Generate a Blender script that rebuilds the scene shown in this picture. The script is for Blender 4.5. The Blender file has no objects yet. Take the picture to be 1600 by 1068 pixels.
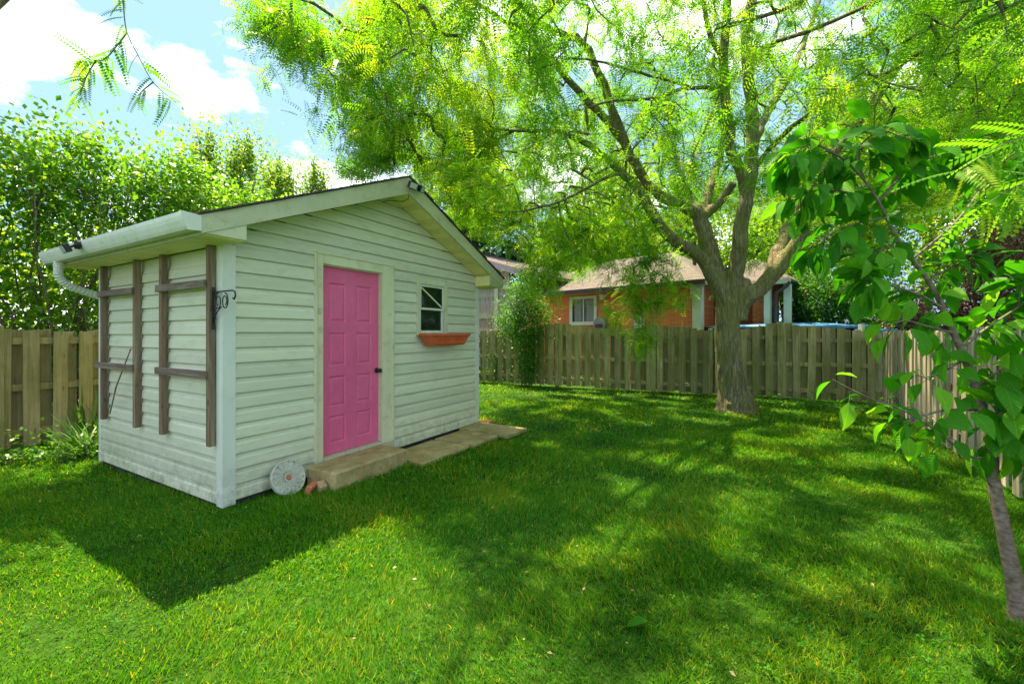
import bpy, bmesh, math, random
import numpy as np
from mathutils import Vector, Matrix
R = math.radians
SC = bpy.context.scene
COL = SC.collection

# ------------------------------------------------------------------ camera, sky, sun, exposure
F, CX, HY, CAMH = 665.0, 800.0, 520.0, 1.5
cam = bpy.data.cameras.new('camera')
cam.sensor_width = 36.0
cam.lens = F * 36.0 / 1600.0
cam.shift_y = -14.0 / 1600.0
cam.clip_start = 0.05
cam.clip_end = 3000
camo = bpy.data.objects.new('camera', cam)
COL.objects.link(camo)
camo.location = (0, 0, CAMH)
camo.rotation_euler = (R(90), 0, 0)
SC.camera = camo

SUN_EL = R(69)
SUN_DIR = Vector((-0.55 * math.cos(SUN_EL), 0.835 * math.cos(SUN_EL), math.sin(SUN_EL))).normalized()
sun = bpy.data.lights.new('sun', 'SUN')
sun.energy = 5.0
sun.angle = R(0.55)
sun.color = (1.0, 0.87, 0.54)
suno = bpy.data.objects.new('sun', sun)
COL.objects.link(suno)
suno.rotation_euler = (-SUN_DIR).to_track_quat('-Z', 'Y').to_euler()

world = bpy.data.worlds.new('World')
SC.world = world
world.use_nodes = True
wt = world.node_tree
wt.nodes.clear()
def wn(t, **k):
    n = wt.nodes.new(t)
    for a, b in k.items():
        setattr(n, a, b)
    return n
wout = wn('ShaderNodeOutputWorld')
wbg = wn('ShaderNodeBackground')
wbg.inputs['Strength'].default_value = 0.15
sky = wn('ShaderNodeTexSky', sky_type='NISHITA', sun_disc=False)
sky.sun_elevation = SUN_EL
sky.sun_rotation = math.atan2(SUN_DIR.x, SUN_DIR.y)
sky.air_density = 1.0
sky.dust_density = 1.0
tc = wn('ShaderNodeTexCoord')
wmap = wn('ShaderNodeMapping')
wmap.inputs['Scale'].default_value = (1.0, 1.0, 1.9)
wmap.inputs['Location'].default_value = (0.35, 0.12, 0.0)
wnz = wn('ShaderNodeTexNoise')
wnz.inputs['Scale'].default_value = 3.1
wnz.inputs['Detail'].default_value = 7
wnz.inputs['Roughness'].default_value = 0.55
wr = wn('ShaderNodeValToRGB')
wr.color_ramp.elements[0].position = 0.525
wr.color_ramp.elements[0].color = (0, 0, 0, 1)
wr.color_ramp.elements[1].position = 0.615
wr.color_ramp.elements[1].color = (1, 1, 1, 1)
wmix = wn('ShaderNodeMixRGB')
wmix.inputs['Color2'].default_value = (6.6, 6.6, 6.6, 1)
lift = wn('ShaderNodeMixRGB')
lift.inputs['Fac'].default_value = 0.88
lift.inputs['Color2'].default_value = (1.0, 1.72, 2.4, 1)
L = wt.links.new
L(tc.outputs['Generated'], wmap.inputs['Vector'])
L(wmap.outputs['Vector'], wnz.inputs['Vector'])
L(wnz.outputs['Fac'], wr.inputs['Fac'])
L(wr.outputs['Color'], wmix.inputs['Fac'])
L(sky.outputs['Color'], lift.inputs['Color1'])
L(lift.outputs['Color'], wmix.inputs['Color1'])
L(wmix.outputs['Color'], wbg.inputs['Color'])
L(wbg.outputs['Background'], wout.inputs['Surface'])

SC.view_settings.view_transform = 'Standard'
SC.view_settings.look = 'None'
SC.view_settings.gamma = 1.0
SC.view_settings.use_curve_mapping = False
SC.view_settings.exposure = 1.68
SC.render.engine = 'CYCLES'
SC.cycles.use_denoising = True
SC.cycles.max_bounces = 9
SC.cycles.diffuse_bounces = 5
SC.cycles.transmission_bounces = 6
SC.cycles.glossy_bounces = 3
SC.cycles.sample_clamp_indirect = 8

rng = np.random.default_rng(7)
random.seed(7)

def W(px, py, d):
    """point seen at pixel (px,py) of the 1600 px photo at depth d metres"""
    return Vector(((px - CX) / F * d, d, CAMH + (HY - py) / F * d))
def G(px, py, z=0.0):
    d = (CAMH - z) * F / (py - HY)
    return Vector(((px - CX) / F * d, d, z))

# ------------------------------------------------------------------ tagging
def tag(o, label=None, cat=None, group=None, kind=None):
    if label: o['label'] = label
    if cat: o['category'] = cat
    if group: o['group'] = group
    if kind: o['kind'] = kind
    return o
def thing(name, label, cat, loc=(0, 0, 0), rz=0.0, group=None, parent=None):
    o = bpy.data.objects.new(name, None)
    COL.objects.link(o)
    o.location = loc
    o.rotation_euler = (0, 0, rz)
    o.empty_display_size = 0.1
    if parent: o.parent = parent
    return tag(o, label, cat, group)

# ------------------------------------------------------------------ mesh building
class MB:
    def __init__(s): s.v = []; s.f = []
    def add(s, vs, fs):
        b = len(s.v)
        s.v += [tuple(p) for p in vs]
        s.f += [tuple(i + b for i in f) for f in fs]
    def box(s, x0, x1, y0, y1, z0, z1, M=None):
        vs = [(x, y, z) for z in (z0, z1) for y in (y0, y1) for x in (x0, x1)]
        if M is not None: vs = [tuple(M @ Vector(p)) for p in vs]
        s.add(vs, [(0, 2, 3, 1), (4, 5, 7, 6), (0, 1, 5, 4), (2, 6, 7, 3), (0, 4, 6, 2), (1, 3, 7, 5)])
        return s
    def prism(s, poly, a, b, axis='y'):
        """poly: 2D points; extruded a..b along axis"""
        n = len(poly)
        def P(p, t):
            return {'y': (p[0], t, p[1]), 'x': (t, p[0], p[1]), 'z': (p[0], p[1], t)}[axis]
        vs = [P(p, a) for p in poly] + [P(p, b) for p in poly]
        fs = [tuple(range(n))[::-1], tuple(range(n, 2 * n))]
        fs += [(i, (i + 1) % n, n + (i + 1) % n, n + i) for i in range(n)]
        s.add(vs, fs)
        return s
    def bar(s, p, q, w, h, up=(0, 0, 1)):
        p, q = Vector(p), Vector(q)
        d = (q - p).normalized(); u = Vector(up)
        x = d.cross(u).normalized(); z = x.cross(d)
        vs = []
        for c in (p, q):
            for a, b in ((-1, -1), (1, -1), (1, 1), (-1, 1)):
                vs.append(c + x * a * w / 2 + z * b * h / 2)
        s.add(vs, [(0, 1, 2, 3), (7, 6, 5, 4), (0, 4, 5, 1), (1, 5, 6, 2), (2, 6, 7, 3), (3, 7, 4, 0)])
        return s
    def tube(s, pts, rad, n=8, cap=True, wob=0.0):
        pts = [Vector(p) for p in pts]
        if not isinstance(rad, (list, tuple)): rad = [rad] * len(pts)
        base = len(s.v); prev = None
        for i, p in enumerate(pts):
            t = (pts[min(i + 1, len(pts) - 1)] - pts[max(i - 1, 0)])
            if t.length < 1e-6: t = Vector((0, 0, 1))
            t.normalize()
            if prev is None:
                a = Vector((1, 0, 0)) if abs(t.x) < .9 else Vector((0, 1, 0))
                x = (a - t * a.dot(t)).normalized()
            else:
                x = (prev - t * prev.dot(t)).normalized()
            prev = x; y = t.cross(x)
            for k in range(n):
                a = 2 * math.pi * k / n
                r = rad[i] * (1 + (random.uniform(-wob, wob) if wob else 0))
                s.v.append(tuple(p + (x * math.cos(a) + y * math.sin(a)) * r))
        for i in range(len(pts) - 1):
            for k in range(n):
                s.f.append((base + i * n + k, base + i * n + (k + 1) % n, base + (i + 1) * n + (k + 1) % n, base + (i + 1) * n + k))
        if cap:
            s.f.append(tuple(base + k for k in range(n))[::-1])
            e = base + (len(pts) - 1) * n
            s.f.append(tuple(e + k for k in range(n)))
        return s
    def disc(s, c, r, h, n=24, r2=None, M=None):
        r2 = r if r2 is None else r2
        vs = [(c[0] + r * math.cos(2 * math.pi * k / n), c[1] + r * math.sin(2 * math.pi * k / n), c[2]) for k in range(n)]
        vs += [(c[0] + r2 * math.cos(2 * math.pi * k / n), c[1] + r2 * math.sin(2 * math.pi * k / n), c[2] + h) for k in range(n)]
        if M is not None: vs = [tuple(M @ Vector(p)) for p in vs]
        s.add(vs, [tuple(range(n))[::-1], tuple(range(n, 2 * n))] + [(k, (k + 1) % n, n + (k + 1) % n, n + k) for k in range(n)])
        return s
    def mesh(s, name, smooth=False):
        me = bpy.data.meshes.new(name)
        me.from_pydata(s.v, [], s.f)
        me.update()
        if smooth: me.polygons.foreach_set('use_smooth', [True] * len(me.polygons))
        return me
    def build(s, name, mat, parent=None, bevel=0.0, smooth=False, label=None, kind=None):
        me = s.mesh(name, smooth)
        if bevel:
            bm = bmesh.new(); bm.from_mesh(me)
            bmesh.ops.bevel(bm, geom=list(bm.edges), offset=bevel, segments=1, affect='EDGES', profile=.5)
            bm.to_mesh(me); bm.free()
        return obj(name, me, mat, parent, label, kind)
def obj(name, me, mat, parent=None, label=None, kind=None):
    if mat is not None and not me.materials: me.materials.append(mat)
    o = bpy.data.objects.new(name, me)
    COL.objects.link(o)
    if parent: o.parent = parent
    if label: o['label'] = label
    if kind: o['kind'] = kind
    return o
def fix(me):
    bm = bmesh.new(); bm.from_mesh(me); bmesh.ops.recalc_face_normals(bm, faces=bm.faces); bm.to_mesh(me); bm.free()

# ------------------------------------------------------------------ numpy scatter of leaf templates into one mesh
def norm(a): return a / np.maximum(np.linalg.norm(a, axis=-1, keepdims=True), 1e-9)
def basis(d, roll):
    """columns x,y,z with y along d; roll (n,) rotates about d"""
    d = norm(d)
    up = np.tile(np.array([0., 0., 1.]), (len(d), 1))
    bad = np.abs(d[:, 2]) > .95
    up[bad] = (1, 0, 0)
    x = norm(np.cross(d, up)); z = np.cross(x, d)
    c, s = np.cos(roll)[:, None], np.sin(roll)[:, None]
    x2 = x * c + z * s; z2 = -x * s + z * c
    return np.stack([x2, d, z2], axis=2)
def scatter(name, tv, tf, pos, rot, scl, tint, mat, parent=None, kind=None, smooth=False):
    tv = np.asarray(tv, float); n = len(pos); m = len(tv)
    V = np.einsum('nij,mj->nmi', rot, tv) * np.asarray(scl).reshape(n, 1, -1) + pos[:, None, :]
    lt = np.array([len(f) for f in tf]); flat = np.concatenate([np.array(f) for f in tf])
    loops = (flat[None, :] + (np.arange(n) * m)[:, None]).ravel()
    starts = np.concatenate([[0], np.cumsum(np.tile(lt, n))[:-1]])
    me = bpy.data.meshes.new(name)
    me.vertices.add(n * m); me.vertices.foreach_set('co', V.reshape(-1).astype(np.float32))
    me.loops.add(len(loops)); me.loops.foreach_set('vertex_index', loops.astype(np.int32))
    me.polygons.add(n * len(tf)); me.polygons.foreach_set('loop_start', starts.astype(np.int32))
    try: me.polygons.foreach_set('loop_total', np.tile(lt, n).astype(np.int32))
    except Exception: pass
    if smooth: me.polygons.foreach_set('use_smooth', np.ones(n * len(tf), bool))
    at = me.attributes.new('tint', 'FLOAT', 'POINT')
    at.data.foreach_set('value', np.repeat(tint, m).astype(np.float32))
    me.update(calc_edges=True)
    return obj(name, me, mat, parent, None, kind)
def rdir(n, zbias=0.0):
    a = rng.normal(size=(n, 3)); a = norm(a); a[:, 2] += zbias
    return norm(a)
LEAF_V = [(0, 0, 0), (.30, .42, .07), (0, .40, 0), (-.30, .42, .07), (0, 1, -.10)]
LEAF_F = [(0, 1, 2), (0, 2, 3), (2, 1, 4), (2, 4, 3)]
DIA_V = [(0, 0, 0), (.32, .45, .06), (0, 1, 0), (-.32, .45, .06)]
DIA_F = [(0, 1, 2), (0, 2, 3)]
def frond_template(pairs, droop=.28, lw=.36, ll=.20):
    vs, fs = [], []
    for i in range(pairs):
        t = (i + .9) / (pairs + .4)
        for sgn in (-1, 1):
            b = len(vs)
            L_ = ll * (1 - .35 * t * t) * (.7 + .3 * min(1, t * 4))
            y = t; z = -droop * t * t
            dx, dy = sgn * .93, .36
            wx, wy = -dy * L_ * lw / 2, dx * L_ * lw / 2
            vs += [(0, y, z), (dx * L_ * .5 + wx, y + dy * L_ * .5 + wy, z - .02), (dx * L_, y + dy * L_, z - .05), (dx * L_ * .5 - wx, y + dy * L_ * .5 - wy, z - .02)]
            fs.append((b, b + 1, b + 2, b + 3))
    return vs, fs

# ------------------------------------------------------------------ materials
MATS = {}
def newmat(name):
    m = bpy.data.materials.new(name); m.use_nodes = True
    nt = m.node_tree; b = nt.nodes['Principled BSDF']
    return m, nt, b
def node(nt, t, **k):
    n = nt.nodes.new(t)
    for a, v in k.items():
        if a.startswith('in_'): n.inputs[a[3:].replace('_', ' ')].default_value = v
        else: setattr(n, a, v)
    return n
def ramp(nt, stops):
    r = nt.nodes.new('ShaderNodeValToRGB'); e = r.color_ramp.elements
    while len(e) < len(stops): e.new(.5)
    for k, (p, c) in enumerate(stops):
        e[k].position = p; e[k].color = (*c, 1)
    return r
def painted(name, c1, c2, rough=.5, scale=3, dirt=None, dirt_amt=.25, bump=.15, streak=(1, 1, 1), spec=.3, splash=None):
    m, nt, b = newmat(name); l = nt.links.new
    tcn = node(nt, 'ShaderNodeTexCoord')
    mp = node(nt, 'ShaderNodeMapping'); mp.inputs['Scale'].default_value = streak
    oi = node(nt, 'ShaderNodeObjectInfo')
    addv = node(nt, 'ShaderNodeVectorMath', operation='ADD')
    ms = node(nt, 'ShaderNodeVectorMath', operation='SCALE'); ms.inputs['Scale'].default_value = 37.0
    comb = node(nt, 'ShaderNodeCombineXYZ')
    l(oi.outputs['Random'], comb.inputs[0]); l(oi.outputs['Random'], comb.inputs[2])
    l(comb.outputs[0], ms.inputs[0]); l(tcn.outputs['Object'], addv.inputs[0]); l(ms.outputs[0], addv.inputs[1])
    l(addv.outputs[0], mp.inputs['Vector'])
    n1 = node(nt, 'ShaderNodeTexNoise', in_Scale=scale, in_Detail=6.0, in_Roughness=.6)
    l(mp.outputs[0], n1.inputs['Vector'])
    r = ramp(nt, [(.35, c1), (.65, c2)]); l(n1.outputs['Fac'], r.inputs['Fac'])
    out = r.outputs['Color']
    if dirt:
        n2 = node(nt, 'ShaderNodeTexNoise', in_Scale=scale * 4.3, in_Detail=8.0, in_Roughness=.7)
        l(mp.outputs[0], n2.inputs['Vector'])
        r2 = ramp(nt, [(.52, (0, 0, 0)), (.72, (1, 1, 1))]); l(n2.outputs['Fac'], r2.inputs['Fac'])
        mx = node(nt, 'ShaderNodeMixRGB'); mx.inputs['Color2'].default_value = (*dirt, 1)
        mu = node(nt, 'ShaderNodeMath', operation='MULTIPLY'); mu.inputs[1].default_value = dirt_amt
        l(r2.outputs['Color'], mu.inputs[0]); l(mu.outputs[0], mx.inputs['Fac']); l(out, mx.inputs['Color1'])
        out = mx.outputs['Color']
    if splash:   # mud and algae thrown up from the soil
        sz = node(nt, 'ShaderNodeSeparateXYZ'); l(tcn.outputs['Object'], sz.inputs[0])
        rz = node(nt, 'ShaderNodeMapRange'); rz.inputs['From Min'].default_value = .02; rz.inputs['From Max'].default_value = .42; rz.inputs['To Min'].default_value = 1.0; rz.inputs['To Max'].default_value = 0.0
        l(sz.outputs['Z'], rz.inputs['Value'])
        n4 = node(nt, 'ShaderNodeTexNoise', in_Scale=9.0, in_Detail=9.0, in_Roughness=.75); l(tcn.outputs['Object'], n4.inputs['Vector'])
        r4 = ramp(nt, [(.42, (0, 0, 0)), (.66, (1, 1, 1))]); l(n4.outputs['Fac'], r4.inputs['Fac'])
        m4 = node(nt, 'ShaderNodeMath', operation='MULTIPLY'); l(rz.outputs[0], m4.inputs[0]); l(r4.outputs['Color'], m4.inputs[1])
        m5 = node(nt, 'ShaderNodeMath', operation='MULTIPLY'); m5.inputs[1].default_value = .75; l(m4.outputs[0], m5.inputs[0])
        x4 = node(nt, 'ShaderNodeMixRGB'); x4.inputs['Color2'].default_value = (*splash, 1); l(m5.outputs[0], x4.inputs['Fac']); l(out, x4.inputs['Color1']); out = x4.outputs['Color']
    # each piece a shade of its own
    hs = node(nt, 'ShaderNodeHueSaturation')
    mr = node(nt, 'ShaderNodeMapRange'); mr.inputs['To Min'].default_value = .90; mr.inputs['To Max'].default_value = 1.08
    l(oi.outputs['Random'], mr.inputs['Value']); l(mr.outputs[0], hs.inputs['Value']); l(out, hs.inputs['Color'])
    l(hs.outputs['Color'], b.inputs['Base Color'])
    b.inputs['Roughness'].default_value = rough
    b.inputs['Specular IOR Level'].default_value = spec
    if bump:
        n3 = node(nt, 'ShaderNodeTexNoise', in_Scale=scale * 12, in_Detail=4.0)
        l(mp.outputs[0], n3.inputs['Vector'])
        bp = node(nt, 'ShaderNodeBump', in_Strength=bump, in_Distance=.004)
        l(n3.outputs['Fac'], bp.inputs['Height']); l(bp.outputs[0], b.inputs['Normal'])
    return m
def wood(name, stops, algae=None, algae_amt=.5, bump=.5, var=(.75, 1.2), grain=(28, 28, 1.6)):
    m, nt, b = newmat(name); l = nt.links.new
    tcn = node(nt, 'ShaderNodeTexCoord'); oi = node(nt, 'ShaderNodeObjectInfo')
    comb = node(nt, 'ShaderNodeCombineXYZ')
    ms = node(nt, 'ShaderNodeVectorMath', operation='SCALE'); ms.inputs['Scale'].default_value = 53.0
    l(oi.outputs['Random'], comb.inputs[0]); l(oi.outputs['Random'], comb.inputs[2]); l(comb.outputs[0], ms.inputs[0])
    ad = node(nt, 'ShaderNodeVectorMath', operation='ADD'); l(tcn.outputs['Object'], ad.inputs[0]); l(ms.outputs[0], ad.inputs[1])
    mp = node(nt, 'ShaderNodeMapping'); mp.inputs['Scale'].default_value = grain
    l(ad.outputs[0], mp.inputs['Vector'])
    n1 = node(nt, 'ShaderNodeTexNoise', in_Scale=1.0, in_Detail=8.0, in_Roughness=.62, in_Distortion=.6)
    l(mp.outputs[0], n1.inputs['Vector'])
    r = ramp(nt, stops); l(n1.outputs['Fac'], r.inputs['Fac'])
    out = r.outputs['Color']
    # knots
    mpk = node(nt, 'ShaderNodeMapping'); mpk.inputs['Scale'].default_value = (9, 9, 3.4) if grain[2] < grain[0] else (3.4, 9, 9)
    l(ad.outputs[0], mpk.inputs['Vector'])
    vo = node(nt, 'ShaderNodeTexVoronoi', in_Scale=1.0); l(mpk.outputs[0], vo.inputs['Vector'])
    rk = ramp(nt, [(.05, (1, 1, 1)), (.13, (0, 0, 0))]); l(vo.outputs['Distance'], rk.inputs['Fac'])
    mk = node(nt, 'ShaderNodeMixRGB'); mk.inputs['Color2'].default_value = (stops[0][1][0] * .35, stops[0][1][1] * .35, stops[0][1][2] * .35, 1)
    kf = node(nt, 'ShaderNodeMath', operation='MULTIPLY'); kf.inputs[1].default_value = .7
    l(rk.outputs['Color'], kf.inputs[0]); l(kf.outputs[0], mk.inputs['Fac']); l(out, mk.inputs['Color1']); out = mk.outputs['Color']
    if algae:
        n2 = node(nt, 'ShaderNodeTexNoise', in_Scale=2.3, in_Detail=6.0, in_Roughness=.65)
        l(ad.outputs[0], n2.inputs['Vector'])
        r2 = ramp(nt, [(.38, (0, 0, 0)), (.62, (1, 1, 1))]); l(n2.outputs['Fac'], r2.inputs['Fac'])
        mu = node(nt, 'ShaderNodeMath', operation='MULTIPLY'); mu.inputs[1].default_value = algae_amt
        mx = node(nt, 'ShaderNodeMixRGB'); mx.inputs['Color2'].default_value = (*algae, 1)
        l(r2.outputs['Color'], mu.inputs[0]); l(mu.outputs[0], mx.inputs['Fac']); l(out, mx.inputs['Color1']); out = mx.outputs['Color']
    hs = node(nt, 'ShaderNodeHueSaturation'); mr = node(nt, 'ShaderNodeMapRange')
    mr.inputs['To Min'].default_value, mr.inputs['To Max'].default_value = var
    l(oi.outputs['Random'], mr.inputs['Value']); l(mr.outputs[0], hs.inputs['Value']); l(out, hs.inputs['Color'])
    l(hs.outputs['Color'], b.inputs['Base Color'])
    b.inputs['Roughness'].default_value = .85; b.inputs['Specular IOR Level'].default_value = .15
    bp = node(nt, 'ShaderNodeBump', in_Strength=bump, in_Distance=.004)
    l(n1.outputs['Fac'], bp.inputs['Height']); l(bp.outputs[0], b.inputs['Normal'])
    return m
def leafmat(name, dark, mid, light, trans=.45, tcol=None, rough=.45, spec=.35):
    m, nt, b = newmat(name); l = nt.links.new
    at = node(nt, 'ShaderNodeAttribute', attribute_name='tint')
    r = ramp(nt, [(0, dark), (.5, mid), (1, light)]); l(at.outputs['Fac'], r.inputs['Fac'])
    l(r.outputs['Color'], b.inputs['Base Color'])
    b.inputs['Roughness'].default_value = rough; b.inputs['Specular IOR Level'].default_value = spec
    tr = node(nt, 'ShaderNodeBsdfTranslucent'); mx = node(nt, 'ShaderNodeMixShader'); mx.inputs[0].default_value = trans
    k = node(nt, 'ShaderNodeMixRGB', blend_type='MULTIPLY'); k.inputs['Fac'].default_value = 1
    k.inputs['Color2'].default_value = (*(tcol or (1.6, 1.5, .6)), 1)
    l(r.outputs['Color'], k.inputs['Color1']); l(k.outputs['Color'], tr.inputs['Color'])
    l(b.outputs[0], mx.inputs[1]); l(tr.outputs[0], mx.inputs[2])
    l(mx.outputs[0], nt.nodes['Material Output'].inputs['Surface'])
    return m
def flat(name, c, rough=.5, metal=0.0, spec=.5):
    m, nt, b = newmat(name)
    b.inputs['Base Color'].default_value = (*c, 1); b.inputs['Roughness'].default_value = rough
    b.inputs['Metallic'].default_value = metal; b.inputs['Specular IOR Level'].default_value = spec
    n = node(nt, 'ShaderNodeTexNoise', in_Scale=40.0); bp = node(nt, 'ShaderNodeBump', in_Strength=.08, in_Distance=.002)
    nt.links.new(n.outputs['Fac'], bp.inputs['Height']); nt.links.new(bp.outputs[0], b.inputs['Normal'])
    return m
def barkmat(name, stops, sc=(9, 9, 2.2), moss=None, moss_amt=.6, bump=1.0, dist=.03, vor=.8):
    m, nt, b = newmat(name); l = nt.links.new
    tcn = node(nt, 'ShaderNodeTexCoord'); mp = node(nt, 'ShaderNodeMapping'); mp.inputs['Scale'].default_value = sc
    l(tcn.outputs['Object'], mp.inputs['Vector'])
    n1 = node(nt, 'ShaderNodeTexNoise', in_Scale=1.6, in_Detail=10.0, in_Roughness=.7, in_Distortion=.5)
    l(mp.outputs[0], n1.inputs['Vector'])
    v = node(nt, 'ShaderNodeTexVoronoi', feature='DISTANCE_TO_EDGE', in_Scale=1.9)
    dm = node(nt, 'ShaderNodeMixRGB'); dm.inputs['Fac'].default_value = .25
    l(mp.outputs[0], dm.inputs['Color1']); l(n1.outputs['Color'], dm.inputs['Color2']); l(dm.outputs[0], v.inputs['Vector'])
    r = ramp(nt, stops); l(n1.outputs['Fac'], r.inputs['Fac']); out = r.outputs['Color']
    rv = ramp(nt, [(0, (.45, .45, .45)), (.10, (1, 1, 1))]); l(v.outputs['Distance'], rv.inputs['Fac'])
    mm = node(nt, 'ShaderNodeMixRGB', blend_type='MULTIPLY'); mm.inputs['Fac'].default_value = vor
    l(out, mm.inputs['Color1']); l(rv.outputs['Color'], mm.inputs['Color2']); out = mm.outputs['Color']
    if moss:
        n2 = node(nt, 'ShaderNodeTexNoise', in_Scale=3.0, in_Detail=7.0); l(tcn.outputs['Object'], n2.inputs['Vector'])
        r2 = ramp(nt, [(.42, (0, 0, 0)), (.60, (1, 1, 1))]); l(n2.outputs['Fac'], r2.inputs['Fac'])
        mu = node(nt, 'ShaderNodeMath', operation='MULTIPLY'); mu.inputs[1].default_value = moss_amt
        mx = node(nt, 'ShaderNodeMixRGB'); mx.inputs['Color2'].default_value = (*moss, 1)
        l(r2.outputs['Color'], mu.inputs[0]); l(mu.outputs[0], mx.inputs['Fac']); l(out, mx.inputs['Color1']); out = mx.outputs['Color']
    l(out, b.inputs['Base Color']); b.inputs['Roughness'].default_value = .9; b.inputs['Specular IOR Level'].default_value = .1
    sm = node(nt, 'ShaderNodeMath', operation='MULTIPLY'); l(n1.outputs['Fac'], sm.inputs[1])
    if vor > 0: l(rv.outputs['Color'], sm.inputs[0])
    else: sm.inputs[0].default_value = 1
    bp = node(nt, 'ShaderNodeBump', in_Strength=bump, in_Distance=dist); l(sm.outputs[0], bp.inputs['Height']); l(bp.outputs[0], b.inputs['Normal'])
    return m

M_SIDING = painted('vinyl_siding', (.63, .615, .46), (.71, .69, .53), .42, 1.3, dirt=(.30, .33, .17), dirt_amt=.34, bump=.12, streak=(.6, .6, 2.2), splash=(.20, .20, .09))
M_TRIM = painted('cream_trim', (.64, .60, .40), (.72, .68, .47), .5, 2.0, dirt=(.22, .22, .13), dirt_amt=.45, bump=.15)
M_CORNER = painted('white_corner', (.68, .685, .61), (.75, .75, .67), .42, 2.0, dirt=(.3, .32, .22), dirt_amt=.2, bump=.05, splash=(.22, .22, .10))
M_FASCIA = painted('fascia_paint', (.50, .49, .32), (.58, .56, .38), .5, 2.4, dirt=(.14, .14, .08), dirt_amt=.35, bump=.15, streak=(1, 1, 1))
M_SOFFIT = painted('soffit_vinyl', (.80, .72, .30), (.86, .78, .36), .45, 2.0, dirt=(.35, .35, .15), dirt_amt=.25, bump=.05)  # yellow of light bounced off the sunlit grass is put into this colour
M_GUTTER = painted('gutter_white', (.70, .70, .62), (.78, .78, .70), .35, 3.0, dirt=(.35, .33, .22), dirt_amt=.35, bump=.05)
M_PINK = painted('pink_door_paint', (.76, .12, .27), (.83, .145, .31), .42, 2.2, dirt=(.50, .08, .16), dirt_amt=.35, bump=.08, splash=(.34, .16, .12))
M_PEEL = painted('peeling_paint', (.50, .47, .33), (.58, .54, .38), .7, 6.0, dirt=(.10, .075, .045), dirt_amt=.9, bump=.5, streak=(1, 3, 3))
M_DARKBASE = painted('dark_skirt', (.035, .033, .03), (.075, .07, .06), .9, 6.0, bump=.5)
M_TRELLIS = wood('trellis_wood', [(.25, (.10, .062, .040)), (.5, (.22, .145, .098)), (.75, (.34, .26, .19))], bump=.6, var=(.85, 1.15))
M_FENCE_GREEN = wood('mossy_fence_wood', [(.25, (.15, .12, .06)), (.5, (.37, .32, .17)), (.78, (.56, .49, .30))], algae=(.17, .185, .045), algae_amt=.6, var=(.72, 1.18))
M_FENCE_LEFT = wood('yellowed_fence_wood', [(.25, (.19, .15, .06)), (.5, (.38, .31, .14)), (.78, (.52, .44, .24))], algae=(.14, .145, .03), algae_amt=.55, var=(.8, 1.15))
M_FENCE_GREY = wood('grey_fence_wood', [(.25, (.20, .165, .12)), (.5, (.42, .36, .27)), (.78, (.56, .50, .40))], algae=(.20, .19, .10), algae_amt=.25, var=(.8, 1.2))
M_CONC = painted('mossy_concrete', (.30, .215, .085), (.50, .38, .18), .9, 5.0, dirt=(.13, .11, .03), dirt_amt=.6, bump=.8)
M_BLACK = flat('black_metal', (.012, .012, .012), .4)
M_LENS = flat('lamp_lens', (.55, .55, .5), .15)
M_TERRA = painted('terracotta_plastic', (.55, .105, .035), (.66, .14, .05), .55, 6, dirt=(.3, .08, .03), dirt_amt=.3, bump=.1)
M_BRICKBIT = painted('terracotta_brick', (.42, .13, .06), (.55, .2, .1), .85, 12, dirt=(.2, .1, .05), dirt_amt=.5, bump=.4)
M_STONE = painted('carved_stone', (.48, .47, .38), (.62, .60, .50), .85, 12, dirt=(.14, .15, .08), dirt_amt=.6, bump=.8)
M_SHINGLE = painted('shed_shingle', (.045, .035, .03), (.10, .08, .07), .95, 18, bump=.8)
M_SOIL = painted('potting_soil', (.03, .02, .012), (.07, .045, .03), .95, 14, bump=.8)
M_BARK = barkmat('locust_bark', [(.30, (.10, .078, .05)), (.5, (.25, .205, .13)), (.70, (.40, .35, .24))], sc=(15, 15, 2.0), moss=(.17, .20, .05), moss_amt=.6, bump=1.0, dist=.03)
M_BRANCH = barkmat('branch_bark', [(.30, (.08, .062, .04)), (.5, (.18, .145, .095)), (.70, (.30, .25, .18))], moss=(.11, .13, .045), moss_amt=.5, bump=.8, dist=.01)
M_REDBARK = barkmat('young_bark', [(.30, (.08, .058, .045)), (.5, (.20, .15, .12)), (.70, (.34, .27, .22))], sc=(14, 14, 26), bump=.5, dist=.006, vor=0)
M_LOCUST = leafmat('locust_leaflets', (.06, .19, .012), (.16, .36, .018), (.44, .50, .025), .62, (1.48, 1.5, .6))
M_LILAC = leafmat('lilac_leaves', (.05, .17, .014), (.13, .32, .022), (.30, .44, .05), .5, (1.7, 1.5, .6), rough=.3, spec=.7)
M_APPLE = leafmat('upright_tree_leaves', (.08, .19, .02), (.17, .32, .03), (.34, .42, .06), .45, (1.6, 1.5, .6))
M_DARKTREE = leafmat('dark_tree_leaves', (.012, .045, .012), (.03, .09, .02), (.07, .16, .03), .3)
M_BRIGHTTREE = leafmat('bright_tree_leaves', (.07, .19, .012), (.16, .33, .02), (.32, .44, .03), .5, (1.5, 1.4, .6))
M_VINE = leafmat('vine_leaves', (.03, .12, .012), (.07, .24, .02), (.16, .34, .04), .45)
M_PURPLE = leafmat('purple_shrub_leaves', (.045, .02, .03), (.11, .055, .065), (.22, .15, .12), .3, (1.6, 1.2, 1.0))
M_MAG = None

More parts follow.
